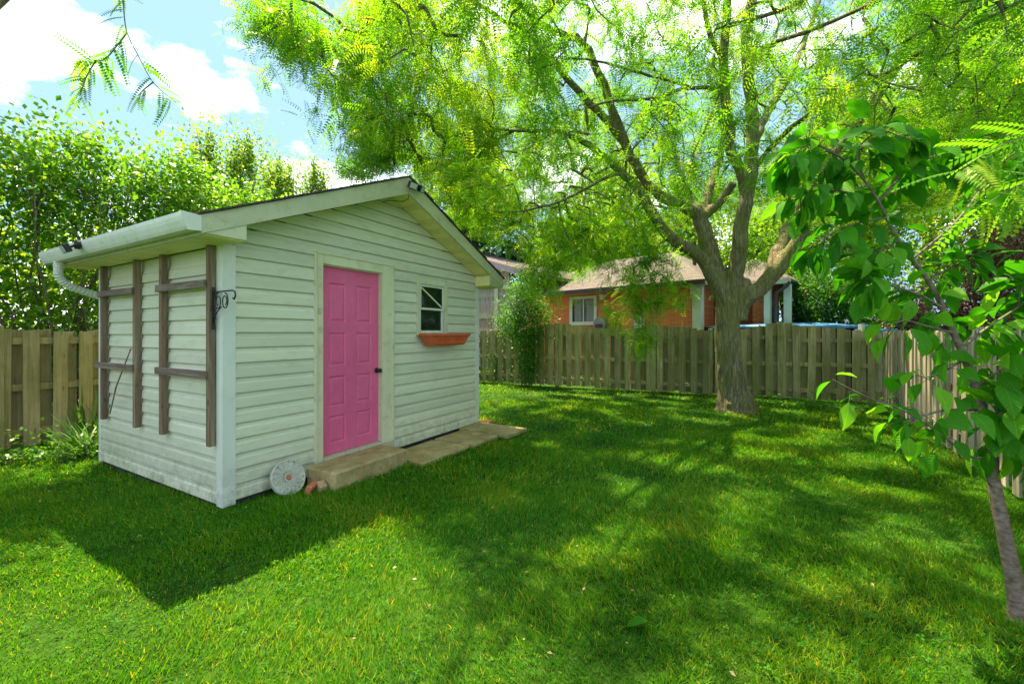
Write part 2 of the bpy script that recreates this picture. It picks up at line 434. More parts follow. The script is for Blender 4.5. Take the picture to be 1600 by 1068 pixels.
# ------------------------------------------------------------------ ground
def make_ground():
    m, nt, b = newmat('lawn_soil'); l = nt.links.new
    tcn = node(nt, 'ShaderNodeTexCoord')
    n1 = node(nt, 'ShaderNodeTexNoise', in_Scale=1.1, in_Detail=8.0, in_Roughness=.65); l(tcn.outputs['Object'], n1.inputs['Vector'])
    n2 = node(nt, 'ShaderNodeTexNoise', in_Scale=30.0, in_Detail=6.0, in_Roughness=.7); l(tcn.outputs['Object'], n2.inputs['Vector'])
    r1 = ramp(nt, [(.35, (.025, .07, .008)), (.6, (.055, .13, .012)), (.75, (.10, .13, .03))]); l(n1.outputs['Fac'], r1.inputs['Fac'])
    r2 = ramp(nt, [(.35, (.35, .35, .3)), (.65, (1.2, 1.2, 1.1))]); l(n2.outputs['Fac'], r2.inputs['Fac'])
    mm = node(nt, 'ShaderNodeMixRGB', blend_type='MULTIPLY'); mm.inputs['Fac'].default_value = 1
    l(r1.outputs['Color'], mm.inputs['Color1']); l(r2.outputs['Color'], mm.inputs['Color2']); l(mm.outputs[0], b.inputs['Base Color'])
    b.inputs['Roughness'].default_value = .95; b.inputs['Specular IOR Level'].default_value = .1
    bp = node(nt, 'ShaderNodeBump', in_Strength=.8, in_Distance=.03); l(n2.outputs['Fac'], bp.inputs['Height']); l(bp.outputs[0], b.inputs['Normal'])
    mb = MB(); n = 60
    xs = [-400, -60] + [-16 + 32 * i / n for i in range(n + 1)] + [60, 400]
    ys = [-400, -40] + [-4 + 30 * i / n for i in range(n + 1)] + [70, 500]
    vs = []
    for y in ys:
        for x in xs:
            z = 0.012 * math.sin(x * 1.3 + y * .7) + .010 * math.sin(y * 1.9 - x * .6) if abs(x) < 20 and -5 < y < 28 else 0
            vs.append((x, y, z - .012))
    w = len(xs)
    fs = [(j * w + i, j * w + i + 1, (j + 1) * w + i + 1, (j + 1) * w + i) for j in range(len(ys) - 1) for i in range(w - 1)]
    mb.add(vs, fs)
    o = mb.build('lawn', m, smooth=True)
    tag(o, kind='structure')
make_ground()

# ------------------------------------------------------------------ the shed
SHA = R(60.3)
SN = Vector((-2.466, 3.644, 0))
SW, SL = 3.82, 2.66
shed = thing('garden_shed', 'pale green sided garden shed with a pink door and a gable roof', 'shed', SN, SHA)
MS = Matrix.Translation(SN) @ Matrix.Rotation(SHA, 4, 'Z')
def SWp(x, y, z=0): return MS @ Vector((x, y, z))
def toshed(p): return MS.inverted() @ Vector(p)

CH = .1325
PROF = [(0.0, 0.0), (-.022, .0), (-.0225, .010), (-.0175, .078), (-.008, .094), (-.006, CH - .011), (0.0, CH - .009)]
Z0 = .05
def rakez(x): return 3.155 - .428 * abs(x - SW / 2)
def course_piece(xa, xb, z, side):
    """side 'front': extruded along x on plane y=0 facing -y; xa,xb functions of z"""
    n = len(PROF); vs = []
    for fn in (xa, xb):
        for (o_, h_) in PROF:
            zz = z + h_; t = fn(zz)
            vs.append((t, o_, zz) if side == 'front' else (o_, t, zz))
    fs = [tuple(range(n)), tuple(range(n, 2 * n))[::-1]] + [(i, n + i, n + (i + 1) % n, (i + 1) % n) for i in range(n)]
    mb = MB(); mb.add(vs, fs)
    me = mb.mesh('siding_course'); fix(me)
    return obj('siding_course', me, M_SIDING, shed)
DX0, DX1 = .845, 1.957       # casing outer
WX0, WX1 = 2.365, 3.02
k = 0
while True:
    z = Z0 + k * CH
    if z > 3.175: break
    zt = z + CH
    if zt < 2.20:
        cuts = [(.085, SW - .07)]
    if zt <= 2.345 + .05:
        segs = [(.083, DX0), (DX1, SW - .07)]
        if zt > 1.47 and z < 2.22: segs = [(.083, DX0), (DX1, WX0), (WX1, SW - .07)]
        if z > 2.2: segs = [(.083, DX0), (DX1, SW - .07)]
        for a, b in segs:
            if z > 2.20:
                course_piece((lambda zz, a=a: max(a, min(SW / 2, SW / 2 - (3.185 - zz) / .419))), (lambda zz, b=b: min(b, max(SW / 2, SW / 2 + (3.185 - zz) / .419))), z, 'front')
            else:
                course_piece(lambda zz, a=a: a, lambda zz, b=b: b, z, 'front')
    else:
        course_piece(lambda zz: min(SW / 2, SW / 2 - (3.185 - zz) / .419), lambda zz: max(SW / 2, SW / 2 + (3.185 - zz) / .419), z, 'front')
    k += 1
for k in range(17):
    if Z0 - .02 + (k + 1) * CH < 2.26:
        course_piece(lambda zz: .075, lambda zz: SL - .03, Z0 - .02 + k * CH, 'left')
# wall core, far and right walls
core = MB()
core.prism([(0.002, .04), (SW - .002, .04), (SW - .002, 2.30), (SW / 2, 3.18), (0.002, 2.32)], SL - .09, SL - .002)
core.box(.002, .09, .002, SL - .09, .04, 2.25)
core.box(SW - .09, SW - .002, .002, SL - .09, .04, 2.25)
# front wall built round the door and window openings
core.box(.09, .93, .002, .09, .04, 2.25); core.box(1.78, 2.44, .002, .09, .04, 2.25)
core.box(2.44, 2.95, .002, .09, .04, 1.50); core.box(2.44, 2.95, .002, .09, 2.165, 2.25)
core.box(2.95, SW - .09, .002, .09, .04, 2.25)
core.prism([(.09, 2.252), (SW - .09, 2.252), (SW - .09, 2.3), (SW / 2, 3.195), (.09, 2.345)], .002, .09)
me = core.mesh('wall'); fix(me); obj('wall', me, M_SIDING, shed)
MB().box(.0, SW, .02, SL - .02, -.05, .05).build('skirt', M_DARKBASE, shed)
MB().box(.09, SW - .09, .09, SL - .09, .05, .10).build('floor', M_DARKBASE, shed)
# corner trims
c = MB(); c.prism([(-.024, -.024), (.082, -.024), (.082, -.001), (-.001, -.001), (-.001, .075), (-.024, .075)], .012, 2.262, axis='z')
me = c.mesh('corner_trim'); fix(me); obj('corner_trim', me, M_CORNER, shed)
c = MB(); c.prism([(SW - .07, -.024), (SW + .024, -.024), (SW + .024, .075), (SW + .001, .075), (SW + .001, -.001), (SW - .07, -.001)], .03, 2.262, axis='z')
me = c.mesh('corner_trim'); fix(me); obj('corner_trim', me, M_CORNER, shed)
MB().box(-.024, .0, SL - .03, SL + .03, .012, 2.262).build('corner_trim', M_CORNER, shed, bevel=.004)
# roof
RZ, RS = 3.385, .444     # ridge height at the fascia top, slope
OV, FO, BO = .31, .30, .30
for sg in (-1, 1):
    xe = SW / 2 + sg * (SW / 2 + OV)
    ze = RZ - RS * (SW / 2 + OV)
    m_ = MB(); m_.prism([(SW / 2, RZ - .05), (xe, ze - .05), (xe, ze), (SW / 2, RZ)], -FO + .01, SL + BO)
    me = m_.mesh('roof_deck'); fix(me); obj('roof_deck', me, M_FASCIA, shed)
    sh = MB(); nr = 16
    for i in range(nr):
        a, b_ = i / nr, (i + 1) / nr
        x1 = SW / 2 + (xe + sg * .03 - SW / 2) * a; x2 = SW / 2 + (xe + sg * .03 - SW / 2) * b_
        z1 = RZ - RS * abs(x1 - SW / 2); z2 = RZ - RS * abs(x2 - SW / 2)
        sh.prism([(x1, z1 + .003), (x2, z2 + .003), (x2, z2 + .022), (x1, z1 + .014)], -FO - .035 - .006 * (i % 3), SL + BO + .02)
    me = sh.mesh('shingles'); fix(me); obj('shingles', me, M_SHINGLE, shed)
    # rake fascia: parallel board
    q = MB(); q.prism([(SW / 2, RZ - .20), (xe + sg * .0, ze - .145), (xe, ze - .004), (SW / 2, RZ - .004)], -FO - .018, -FO + .008)
    me = q.mesh('rake_fascia'); fix(me); obj('rake_fascia', me, M_FASCIA, shed)
    # soffit strips under the rake, running wall to fascia
    ns = 20
    x_in = SW / 2; x_out = SW / 2 + sg * (SW / 2 - .01)
    for i in range(ns):
        a, b_ = i / ns, (i + 1) / ns
        x1 = x_in + (x_out - x_in) * a + sg * .0015; x2 = x_in + (x_out - x_in) * b_ - sg * .0015
        z1 = 3.196 - .419 * abs(x1 - SW / 2); z2 = 3.196 - .419 * abs(x2 - SW / 2)
        s_ = MB(); s_.prism([(x1, z1), (x1 + (x2 - x1) * .08, z1 + (z2 - z1) * .08 - .006), (x1 + (x2 - x1) * .92, z1 + (z2 - z1) * .92 - .006), (x2, z2), (x2, z2 + .012), (x1, z1 + .012)], -FO + .009, -.001)
        me = s_.mesh('soffit_strip'); fix(me); obj('soffit_strip', me, M_SOFFIT, shed)
    # boxed end of the eave soffit
    q = MB()
    if sg < 0: q.prism([(-.29, 2.262), (.02, 2.262), (.02, 2.40), (-.27, 2.272)], -FO - .010, -FO + .006)
    else: q.prism([(SW - .08, 2.25), (SW + .29, 2.25), (SW + .28, 2.27), (SW - .08, 2.42)], -FO - .010, -FO + .006)
    me = q.mesh('soffit_end'); fix(me); obj('soffit_end', me, M_FASCIA, shed)
    if sg > 0: MB().box(SW - .082, SW - .07, -FO + .007, -.024, 2.252, 2.41).build('soffit_end', M_SOFFIT, shed)
    # level soffit strips under the eave
    ns = 30; y0, y1 = -FO + .008, SL + BO
    for i in range(ns):
        ya = y0 + (y1 - y0) * i / ns + .0015; yb = y0 + (y1 - y0) * (i + 1) / ns - .0015
        xa, xb = (-OV + .02, -.024) if sg < 0 else (SW + .025, SW + OV - .02)
        if sg < 0 and yb < -.02: xb = .02
        if sg > 0 and yb < -.02: xa = SW - .068
        s_ = MB(); s_.prism([(ya, 2.257), (ya + .01, 2.25), (yb - .01, 2.25), (yb, 2.257), (yb, 2.266), (ya, 2.266)], xa, xb, axis='x')
        me = s_.mesh('soffit_strip'); fix(me); obj('soffit_strip', me, M_SOFFIT, shed)
    xf = -OV if sg < 0 else SW + OV
    MB().box(min(xf, xf + sg * -.02), max(xf, xf - sg * .02), -FO + .009, SL + BO, 2.245, ze - .055).build('eave_fascia', M_FASCIA, shed)
# gutter (K style trough with end caps)
prof = [(-.315, 2.385), (-.315, 2.275), (-.40, 2.268), (-.415, 2.290), (-.432, 2.330), (-.440, 2.360), (-.440, 2.392), (-.428, 2.392), (-.428, 2.362), (-.420, 2.335), (-.403, 2.296), (-.396, 2.280), (-.322, 2.285), (-.322, 2.385)]
GY0, GY1 = -.318, 2.95
mb = MB(); n = len(prof)
vs = [(x, y, z) for y in (GY0, GY1) for x, z in prof]
mb.add(vs, [(i, (i + 1) % n, n + (i + 1) % n, n + i) for i in range(n)] + [tuple(range(n)), tuple(range(n, 2 * n))])
me = mb.mesh('gutter'); fix(me); gut = obj('gutter', me, M_GUTTER, shed)
for y in (GY0 - .004, GY1 + .001):
    mb = MB(); mb.prism([(-.313, 2.385), (-.313, 2.270), (-.402, 2.262), (-.418, 2.288), (-.436, 2.330), (-.444, 2.360), (-.444, 2.394)], y, y + .003)
    me = mb.mesh('end_cap'); fix(me); obj('end_cap', me, M_GUTTER, gut)
# downspout elbow, ribbed, running back under the eave to the far corner
pts = []; rad = []
ctrl = [(-.37, 2.62, 2.275), (-.37, 2.62, 2.20), (-.37, 2.625, 2.13), (-.33, 2.64, 2.06), (-.26, 2.655, 2.01), (-.15, 2.675, 1.97), (-.05, 2.69, 1.94), (.10, 2.71, 1.90)]
for i in range(len(ctrl) - 1):
    for j in range(6):
        t = j / 6; p = Vector(ctrl[i]).lerp(Vector(ctrl[i + 1]), t); pts.append(p); rad.append(.043 if (j % 2) else .037)
for a in range(2):
    pts = [pts[0]] + [(pts[i - 1] + pts[i] * 2 + pts[i + 1]) / 4 for i in range(1, len(pts) - 1)] + [pts[-1]]
MB().tube(pts, rad, 12).build('downspout', M_GUTTER, shed, smooth=False)
# door
door = thing('door', None, None, (0, 0, 0), parent=shed)
del_keys = [kk for kk in ('label', 'category') if kk in door]
def door_leaf():
    x0, x1, z0, z1, y = .945, 1.762, .19, 2.225, .035
    cols = [(x0 + .115, x0 + .335), (x0 + .475, x0 + .70)]
    rows = [(1.60, 2.02), (1.02, 1.43), (.80, .80), (.28, .66)]
    rows = [(1.615, 2.045), (1.14, 1.505), (.70, 1.03), (.305, .60)]
    bm = bmesh.new()
    xs = sorted({x0, x1, *[v for c_ in cols for v in c_]}); zs = sorted({z0, z1, *[v for r_ in rows for v in r_]})
    grid = {(i, j): bm.verts.new((x, y, z)) for i, x in enumerate(xs) for j, z in enumerate(zs)}
    pf = []
    for i in range(len(xs) - 1):
        for j in range(len(zs) - 1):
            f = bm.faces.new((grid[i, j], grid[i + 1, j], grid[i + 1, j + 1], grid[i, j + 1]))
            cx, cz = (xs[i] + xs[i + 1]) / 2, (zs[j] + zs[j + 1]) / 2
            if any(a < cx < b for a, b in cols) and any(a < cz < b for a, b in rows): pf.append(f)
    for f in pf:
        bmesh.ops.inset_individual(bm, faces=[f], thickness=.004, depth=-.001)
        bmesh.ops.inset_individual(bm, faces=[f], thickness=.014, depth=-.010)
        bmesh.ops.inset_individual(bm, faces=[f], thickness=.010, depth=0)
        bmesh.ops.inset_individual(bm, faces=[f], thickness=.028, depth=.008)
    me = bpy.data.meshes.new('door_leaf'); bm.to_mesh(me); bm.free()
    # flip insets direction check: faces face -y
    return me
me = door_leaf()
obj('door_leaf', me, M_PINK, door)
MB().box(.945, 1.762, .0475, .075, .19, 2.225).build('door_back', M_PINK, door)
kn = MB(); kn.tube([(1.722, .035, 1.05), (1.722, .028, 1.05)], .032, 16); kn.tube([(1.722, .03, 1.05), (1.722, -.005, 1.05)], .011, 10)
kn.tube([(1.722, -.004, 1.05), (1.722, -.012, 1.05), (1.722, -.026, 1.05), (1.722, -.038, 1.05), (1.722, -.042, 1.05)], [.012, .024, .028, .022, .008], 14)
kn.build('door_knob', M_BLACK, door, smooth=True)
kn = MB(); kn.tube([(1.722, .034, 1.18), (1.722, .026, 1.18)], .02, 14); kn.build('deadbolt', M_BLACK, door) if False else None
# casing: outer flat boards and inner stop
casing = thing('door_casing', None, None, (0, 0, 0), parent=shed)
MB().box(.845, .945, -.030, -.001, .065, 2.340).build('side_board', M_TRIM, casing, bevel=.003)
MB().box(1.763, 1.957, -.030, -.001, .178, 2.340).build('side_board', M_TRIM, casing, bevel=.003)
MB().box(.9455, 1.7625, -.029, -.001, 2.225, 2.339).build('head_board', M_TRIM, casing, bevel=.003)
MB().box(.945, .96, .0, .034, .19, 2.225).build('jamb', M_TRIM, casing)
MB().box(1.75, 1.765, .0, .034, .19, 2.225).build('jamb', M_TRIM, casing)
MB().box(.96, 1.75, .0, .034, 2.213, 2.225).build('jamb', M_TRIM, casing)
MB().box(.865, .873, -.042, -.030, 2.34 - 2.24, 2.345).build('moulding', M_TRIM, casing)
MB().box(1.925, 1.945, -.040, -.030, .19, 2.345).build('moulding', M_TRIM, casing)
MB().box(.873, 1.925, -.040, -.030, 2.325, 2.345).build('moulding', M_TRIM, casing)
MB().box(.9455, 1.93, -.060, .05, .095, .185).build('threshold', M_PEEL, shed, bevel=.006)
MB().box(.9455, 1.90, -.035, .05, .0, .093).build('threshold_base', M_DARKBASE, shed)
# small hook plate on the casing
MB().box(.885, .915, -.040, -.031, 1.70, 1.76).build('latch_plate', M_PEEL, casing)
# window
win = thing('window', None, None, (0, 0, 0), parent=shed)
MB().box(2.365, 2.440, -.034, -.001, 1.47, 2.235).build('frame_side', M_TRIM, win, bevel=.003)
MB().box(2.950, 3.020, -.034, -.001, 1.47, 2.235).build('frame_side', M_TRIM, win, bevel=.003)
MB().box(2.4405, 2.9495, -.033, -.001, 2.165, 2.234).build('frame_head', M_TRIM, win, bevel=.003)
MB().box(2.4405, 2.9495, -.040, -.001, 1.465, 1.505).build('window_sill', M_TRIM, win, bevel=.003)
def sash(z0, z1, y):
    s_ = MB(); w_ = .028
    s_.box(2.442, 2.442 + w_, y, y + .02, z0, z1); s_.box(2.948 - w_, 2.948, y, y + .02, z0, z1)
    s_.box(2.442 + w_, 2.948 - w_, y, y + .02, z0, z0 + w_); s_.box(2.442 + w_, 2.948 - w_, y, y + .02, z1 - w_, z1)
    s_.build('sash', M_GUTTER, win)
sash(1.82, 2.164, -.012); sash(1.507, 1.845, .010)
gm, gnt, gb = newmat('window_glass')
gb.inputs['Base Color'].default_value = (.012, .018, .012, 1); gb.inputs['Roughness'].default_value = .04; gb.inputs['Specular IOR Level'].default_value = .8
gn = node(gnt, 'ShaderNodeTexNoise', in_Scale=5.0, in_Detail=3.0); gbp = node(gnt, 'ShaderNodeBump', in_Strength=.05, in_Distance=.01)
gnt.links.new(gn.outputs['Fac'], gbp.inputs['Height']); gnt.links.new(gbp.outputs[0], gb.inputs['Normal'])
MB().box(2.46, 2.93, -.004, .002, 1.84, 2.15).build('glass', gm, win)
MB().box(2.46, 2.93, .018, .024, 1.525, 1.83).build('glass', gm, win)
mb = MB(); mb.bar((2.475, -.009, 2.12), (2.90, -.009, 1.87), .006, .022); mb.build('security_bar', M_TRIM, win)

# planter box
pl = thing('window_planter', 'orange plastic planter box hanging empty below the shed window', 'planter', SWp(2.85, -.13, 1.33), SHA)
mb = MB()
def ring(hx, hy, z): return [(-hx, -hy, z), (hx, -hy, z), (hx, hy, z), (-hx, hy, z)]
rings = [ring(.36, .065, .0), ring(.43, .10, .125), ring(.455, .118, .130), ring(.455, .118, .165), ring(.435, .100, .165), ring(.415, .090, .135), ring(.415, .090, .12)]
vs = [p for r_ in rings for p in r_]
fs = [(3, 2, 1, 0)]
for i in range(len(rings) - 1):
    for k in range(4): fs.append((4 * i + k, 4 * i + (k + 1) % 4, 4 * i + 4 + (k + 1) % 4, 4 * i + 4 + k))
mb.add(vs, fs); mb.build('tub', M_TERRA, pl, bevel=.004)
MB().box(-.41, .41, -.088, .088, .115, .13).build('soil', M_SOIL, pl)
mb = MB()
for x0, x1, z0, z1 in ((-.30, -.29, .02, .11), (.29, .30, .02, .11), (-.29, .29, .02, .03), (-.29, .29, .10, .11)):
    mb.prism([(x0, z0), (x1, z0), (x1, z1), (x0, z1)], -.105, -.075)
mb.build('raised_panel_edge', M_TERRA, pl)

# trellises on the left wall (local y positions)
M_TR = M_TRELLIS
YT = (.105, .985, 1.575, 2.43)
def trellis(ys, label, bars):
    t = thing('wooden_trellis', label, 'trellis', SWp(0, (ys[0] + ys[1]) / 2, 0), SHA, 'trellises on the left wall of the shed')
    yc = (ys[0] + ys[1]) / 2
    for y in ys:
        MB().box(-.078, -.028, y - yc - .030, y - yc + .030, .53, 2.262 - .015).build('post', M_TR, t, bevel=.003)
    for (z, a, b) in bars:
        mb = MB(); mb.box(-.104, -.079, a - yc, b - yc, z - .03, z + .035); mb.build('crossbar', M_TRB, t, bevel=.003)
    return t, yc
M_TRB = wood('trellis_bar_wood', [(.25, (.09, .055, .045)), (.5, (.20, .145, .115)), (.75, (.33, .28, .24))], bump=.7, var=(.8, 1.2), grain=(28, 1.6, 28))
trellis((YT[0], YT[1]), 'weathered wooden trellis on the shed wall nearer the white corner', [(1.92, .12, 1.03), (1.14, .10, 1.04)])
t2, yc2 = trellis((YT[2], YT[3]), 'weathered wooden trellis on the shed wall nearer the downspout', [(1.93, 1.56, 2.46), (1.14, 1.56, 2.52)])
mb = MB(); mb.tube([(-.085, 2.16, .62), (-.115, 1.90, .93), (-.085, 1.62, 1.34)], [.006, .007, .006], 6); 
tag(mb.build('bamboo_stake', M_TRELLIS), 'thin stick leaning diagonally across the left trellis', 'stick')
bpy.data.objects['bamboo_stake'].matrix_world = MS

# plant hanger bracket
hk = thing('plant_hanger', 'black wrought iron plant hanger bracket with scrolls on shed corner', 'bracket', SWp(.0, .06, 1.53), SHA)
MB().box(-.066, -.042, -.004, .0015, .0, .36).build('back_plate', M_BLACK, hk)
arm = MB(); arm.tube([(-.054, -.004, .315), (-.054, -.15, .318), (-.054, -.30, .318), (-.054, -.335, .308), (-.054, -.345, .275), (-.054, -.325, .245), (-.054, -.305, .255)], .0065, 8)
arm.build('arm', M_BLACK, hk, smooth=True)
def spir(cx, cz, r0, turns, ph, sgn):
    P = []
    for i in range(int(28 * turns)):
        a = ph + sgn * i / 28 * 2 * math.pi; r = r0 * (1 - .55 * i / (28 * turns))
        P.append((-.054, -(cx + r * math.cos(a)), cz + 1.3 * r * math.sin(a)))
    return P
arm = MB(); arm.tube(spir(.075, .235, .055, 1.5, 1.57, 1), .005, 6); arm.tube(spir(.185, .235, .052, 1.5, 1.57, -1), .005, 6)
arm.tube([(-.054, -.004, .05), (-.054, -.02, .11), (-.054, -.08, .16), (-.054, -.13, .19)], .005, 6); arm.build('scroll', M_BLACK, hk, smooth=True)

# floodlights
def flood(name, label, loc, rz, two):
    t = thing(name, label, 'light', loc, rz)
    MB().tube([(0, 0, 0), (0, -.03, 0)], .045, 14).build('mount', M_BLACK, t, smooth=False)
    for sx in ((-1, 1) if two else (0,)):
        hx = sx * .075
        MB().tube([(0, -.025, 0), (hx * .6, -.05, -.02), (hx, -.07, -.035)], .011, 8).build('bracket_arm', M_BLACK, t)
        M_ = Matrix.Translation((hx, -.10, -.05)) @ Matrix.Rotation(R(28), 4, 'X') @ Matrix.Rotation(R(18 * sx), 4, 'Z')
        h = MB(); h.box(-.055, .055, -.02, .028, -.04, .04, M_); hd = h.build('lamp_head', M_BLACK, t, bevel=.006)
        h = MB(); h.box(-.044, .044, -.024, -.019, -.031, .031, M_); h.build('lens', M_LENS, hd)
    return t
flood('floodlight', 'small black floodlight clipped to the white gutter', SWp(-.441, 1.72, 2.35), SHA - R(90), False)
flood('floodlight', 'black twin floodlight at the peak of the shed gable', SWp(SW / 2 + .03, -FO - .02, 3.30), SHA, True)
mb = MB(); mb.tube([(SW / 2 + .0, -FO - .03, 3.27), (SW / 2 + .03, -FO + .02, 3.14), (SW / 2 + .02, -.2, 3.11), (SW / 2 - .12, -.1, 3.10), (SW / 2 - .16, -.03, 3.08)], .004, 6)
mb.build('cable', M_BLACK, shed)

# step, slabs, ornaments
def sworld(o): o.matrix_world = MS; return o
st = MB(); st.box(.70, 1.68, -.52, -.10, -.02, .185)
s_ = st.build('concrete_step', M_CONC, bevel=.02); sworld(s_); tag(s_, 'mossy concrete block step in front of the pink door', 'step')
MB().box(.60, .70, -.30, -.08, -.02, .10)
slabs = [((1.72, 2.605), (-.70, -.09), 'mossy paving slab beside the concrete step', 0.035), ((2.635, 3.27), (-.72, -.10), 'mossy middle paving slab along the shed wall', .04), ((3.30, 3.86), (-.88, -.02), 'pale paving slab by the far corner of the shed', .045)]
for (xa, xb), (ya, yb), lab, h in slabs:
    m_ = MB(); sk = random.uniform(-.03, .03)
    m_.prism([(xa, ya + sk), (xb, ya - .02), (xb, yb), (xa, yb)], -.01, h, axis='z')
    me = m_.mesh('paving_slab'); fix(me)
    bm = bmesh.new(); bm.from_mesh(me); bmesh.ops.bevel(bm, geom=list(bm.edges), offset=.008, segments=1, affect='EDGES'); bm.to_mesh(me); bm.free()
    o = obj('paving_slab', me, M_CONC); sworld(o); o.matrix_world = o.matrix_world @ Matrix.Translation(((xa + xb) / 2, -.4, 0)) @ Matrix.Rotation(random.uniform(-.012, .018), 4, 'X') @ Matrix.Rotation(random.uniform(-.02, .02), 4, 'Z') @ Matrix.Translation((-(xa + xb) / 2, .4, 0)); tag(o, lab, 'paving slab', 'paving slabs along the shed wall')
m_ = MB(); m_.box(3.90, 4.10, -.15, .06, .0, .035); o = m_.build('broken_paver', M_BRICKBIT, bevel=.008); sworld(o); tag(o, 'small pinkish paver lying past the far shed corner', 'paver')
# carved sun disc leaning against the skirting
dc = thing('garden_ornament', 'round carved stone plaque leaning on the shed near the step', 'ornament', SWp(.485, -.20, .0), SHA)
MD = Matrix.Translation((0, 0, .0)) @ Matrix.Rotation(R(68), 4, 'X') 
mb = MB(); mb.disc((0, .155, -.015), .165, .03, 40, M=MD)
ob = mb.build('plaque', M_STONE, dc, bevel=.004)
rl = MB()
def P2(a, r): return MD @ Vector((r * math.cos(a), .155 + r * math.sin(a), .017))
for k in range(16):
    a = k * math.pi / 8
    rl.tube([P2(a - .10, .045), P2(a - .13, .08), P2(a, .115), P2(a + .13, .08), P2(a + .10, .045)], .0045, 5)
    rl.tube([P2(a + .196, .10), P2(a + .12, .128), P2(a + .196, .150), P2(a + .27, .128), P2(a + .196, .10)], .004, 5)
rl.tube([P2(2 * math.pi * k / 24, .038) for k in range(25)], .006, 5); rl.tube([P2(2 * math.pi * k / 40, .157) for k in range(41)], .006, 5)
rl.build('relief', M_STONE, dc, smooth=True)
mb = MB(); mb.disc((0, .155, .012), .03, .012, 16, r2=.018, M=MD); mb.build('boss', M_BRICKBIT, dc)
for q, (x, y, a, lab) in enumerate(((.60, -.33, .5, 'terracotta brick piece lying beside the carved plaque'), (.655, -.40, -.3, 'buff stone chip leaning on the end of the concrete step'))):
    m_ = MB(); M_ = Matrix.Translation((x, y, .045)) @ Matrix.Rotation(a, 4, 'Z') @ Matrix.Rotation(.35, 4, 'X')
    m_.box(-.08, .08, -.03, .03, -.05, .045, M_) if q == 0 else m_.box(-.035, .035, -.05, .05, -.05, .05, M_)
    o = m_.build('brick_piece', M_BRICKBIT if q == 0 else M_CONC, bevel=.01); sworld(o); tag(o, lab, 'brick')

# ------------------------------------------------------------------ fences
def make_fence(name, label, p0, p1, hfun, posts, mat, sp=.265, bw=.142, front=1, group=None, phase=0.0, z0=.04, backmat=None):
    p0 = Vector((*p0, 0)); p1 = Vector((*p1, 0)); d = p1 - p0; Ln = d.length; rz = math.atan2(d.y, d.x)
    t = thing(name, label, 'fence', p0, rz, group)
    meshes = []
    for k in range(5):
        mb = MB(); w = bw * random.uniform(.95, 1.04); tl = random.uniform(-.012, .012)
        n = 5; pts = []
        for i in range(n):
            z = i / (n - 1); j = random.uniform(-.0025, .0025)
            for (x, y) in ((-w / 2, 0), (w / 2, 0), (w / 2, .018), (-w / 2, .018)):
                pts.append((x + j, y + random.uniform(-.002, .002) * (z > 0) , z + (tl * x * 10 if i == n - 1 else 0)))
        fs = [(0, 1, 2, 3), tuple(4 * (n - 1) + q for q in (3, 2, 1, 0))]
        for i in range(n - 1):
            for q in range(4): fs.append((4 * i + q, 4 * i + (q + 1) % 4, 4 * i + 4 + (q + 1) % 4, 4 * i + 4 + q))
        mb.add(pts, fs); me = mb.mesh('board'); fix(me); me.materials.append(mat); meshes.append(me)
    for row in (0, 1):
        x = sp * (.5 * row) + phase
        while x < Ln - .03:
            o = bpy.data.objects.new('board', random.choice(meshes)); COL.objects.link(o); o.parent = t
            y = -.045 - .018 if row == 0 else .045
            if front < 0: y = .045 if row == 0 else -.063
            b0 = z0 + random.uniform(-.02, .02)
            h = hfun(x) + random.uniform(-.012, .012)
            o.location = (x + random.uniform(-.006, .006), y, b0); o.scale = (1, 1, h - b0)
            o.rotation_euler = (random.uniform(-.006, .006), random.uniform(-.009, .009), random.uniform(-.02, .02))
            x += sp
    xs = [0] + list(posts) + [Ln]
    xs = sorted(set(xs))
    for a, b in zip(xs[:-1], xs[1:]):
        if b - a < .2: continue
        ha, hb = hfun(a), hfun(b)
        for z in (.22, .80, 1.36):
            zz = z if z < 1.3 else min(ha, hb, hfun((a + b) / 2)) - .16
            mb = MB(); mb.box(a + .045, b - .045, -.019, .019, zz - .043, zz + .043); mb.build('rail', mat, t)
    for x in posts:
        mb = MB(); mb.box(x - .045, x + .045, -.044, .044, -.05, hfun(x) + .035); mb.build('post', mat, t, bevel=.004)
        for s_ in (-1, 1):
            if s_ * front > 0: continue
            mb = MB(); y = s_ * .075; mb.box(x - .05, x + .05, y - .012, y + .012, .03, hfun(x) + .03); mb.build('post_board', mat, t, bevel=.003)
    return t
def interp(pts):
    def f(x):
        if x <= pts[0][0]: return pts[0][1]
        for (a, ha), (b, hb) in zip(pts[:-1], pts[1:]):
            if x <= b:
                t = (x - a) / (b - a); t = t * t * (3 - 2 * t); return ha + (hb - ha) * t
        return pts[-1][1]
    return f
# back fence: through (1.17,12.0) and (7.83,8.9)
BD = Vector((6.66, -3.1)).normalized()
B0 = Vector((1.17, 12.0)) - BD * 5.2
B1 = Vector((7.83, 8.90))
def bt(px):   # distance along the fence of the point that stands at this pixel column
    k = (px - CX) / F
    return (k * B0.y - B0.x) / (BD.x - k * BD.y)
hb = interp([(0, 1.62), (bt(760), 1.56), (bt(810), 1.60), (bt(871), 1.76), (bt(950), 1.62), (bt(985), 1.60), (bt(1022), 1.70), (bt(1060), 1.66), (bt(1110), 1.56), (bt(1160), 1.60), (bt(1218), 1.73), (bt(1290), 1.62), (bt(1385), 1.50)])
make_fence('wooden_fence', 'mossy shadowbox board fence with a wavy top behind the big tree', B0, B1, hb, [bt(745), bt(871), bt(1022), bt(1110), bt(1218)], M_FENCE_GREEN, phase=.1)
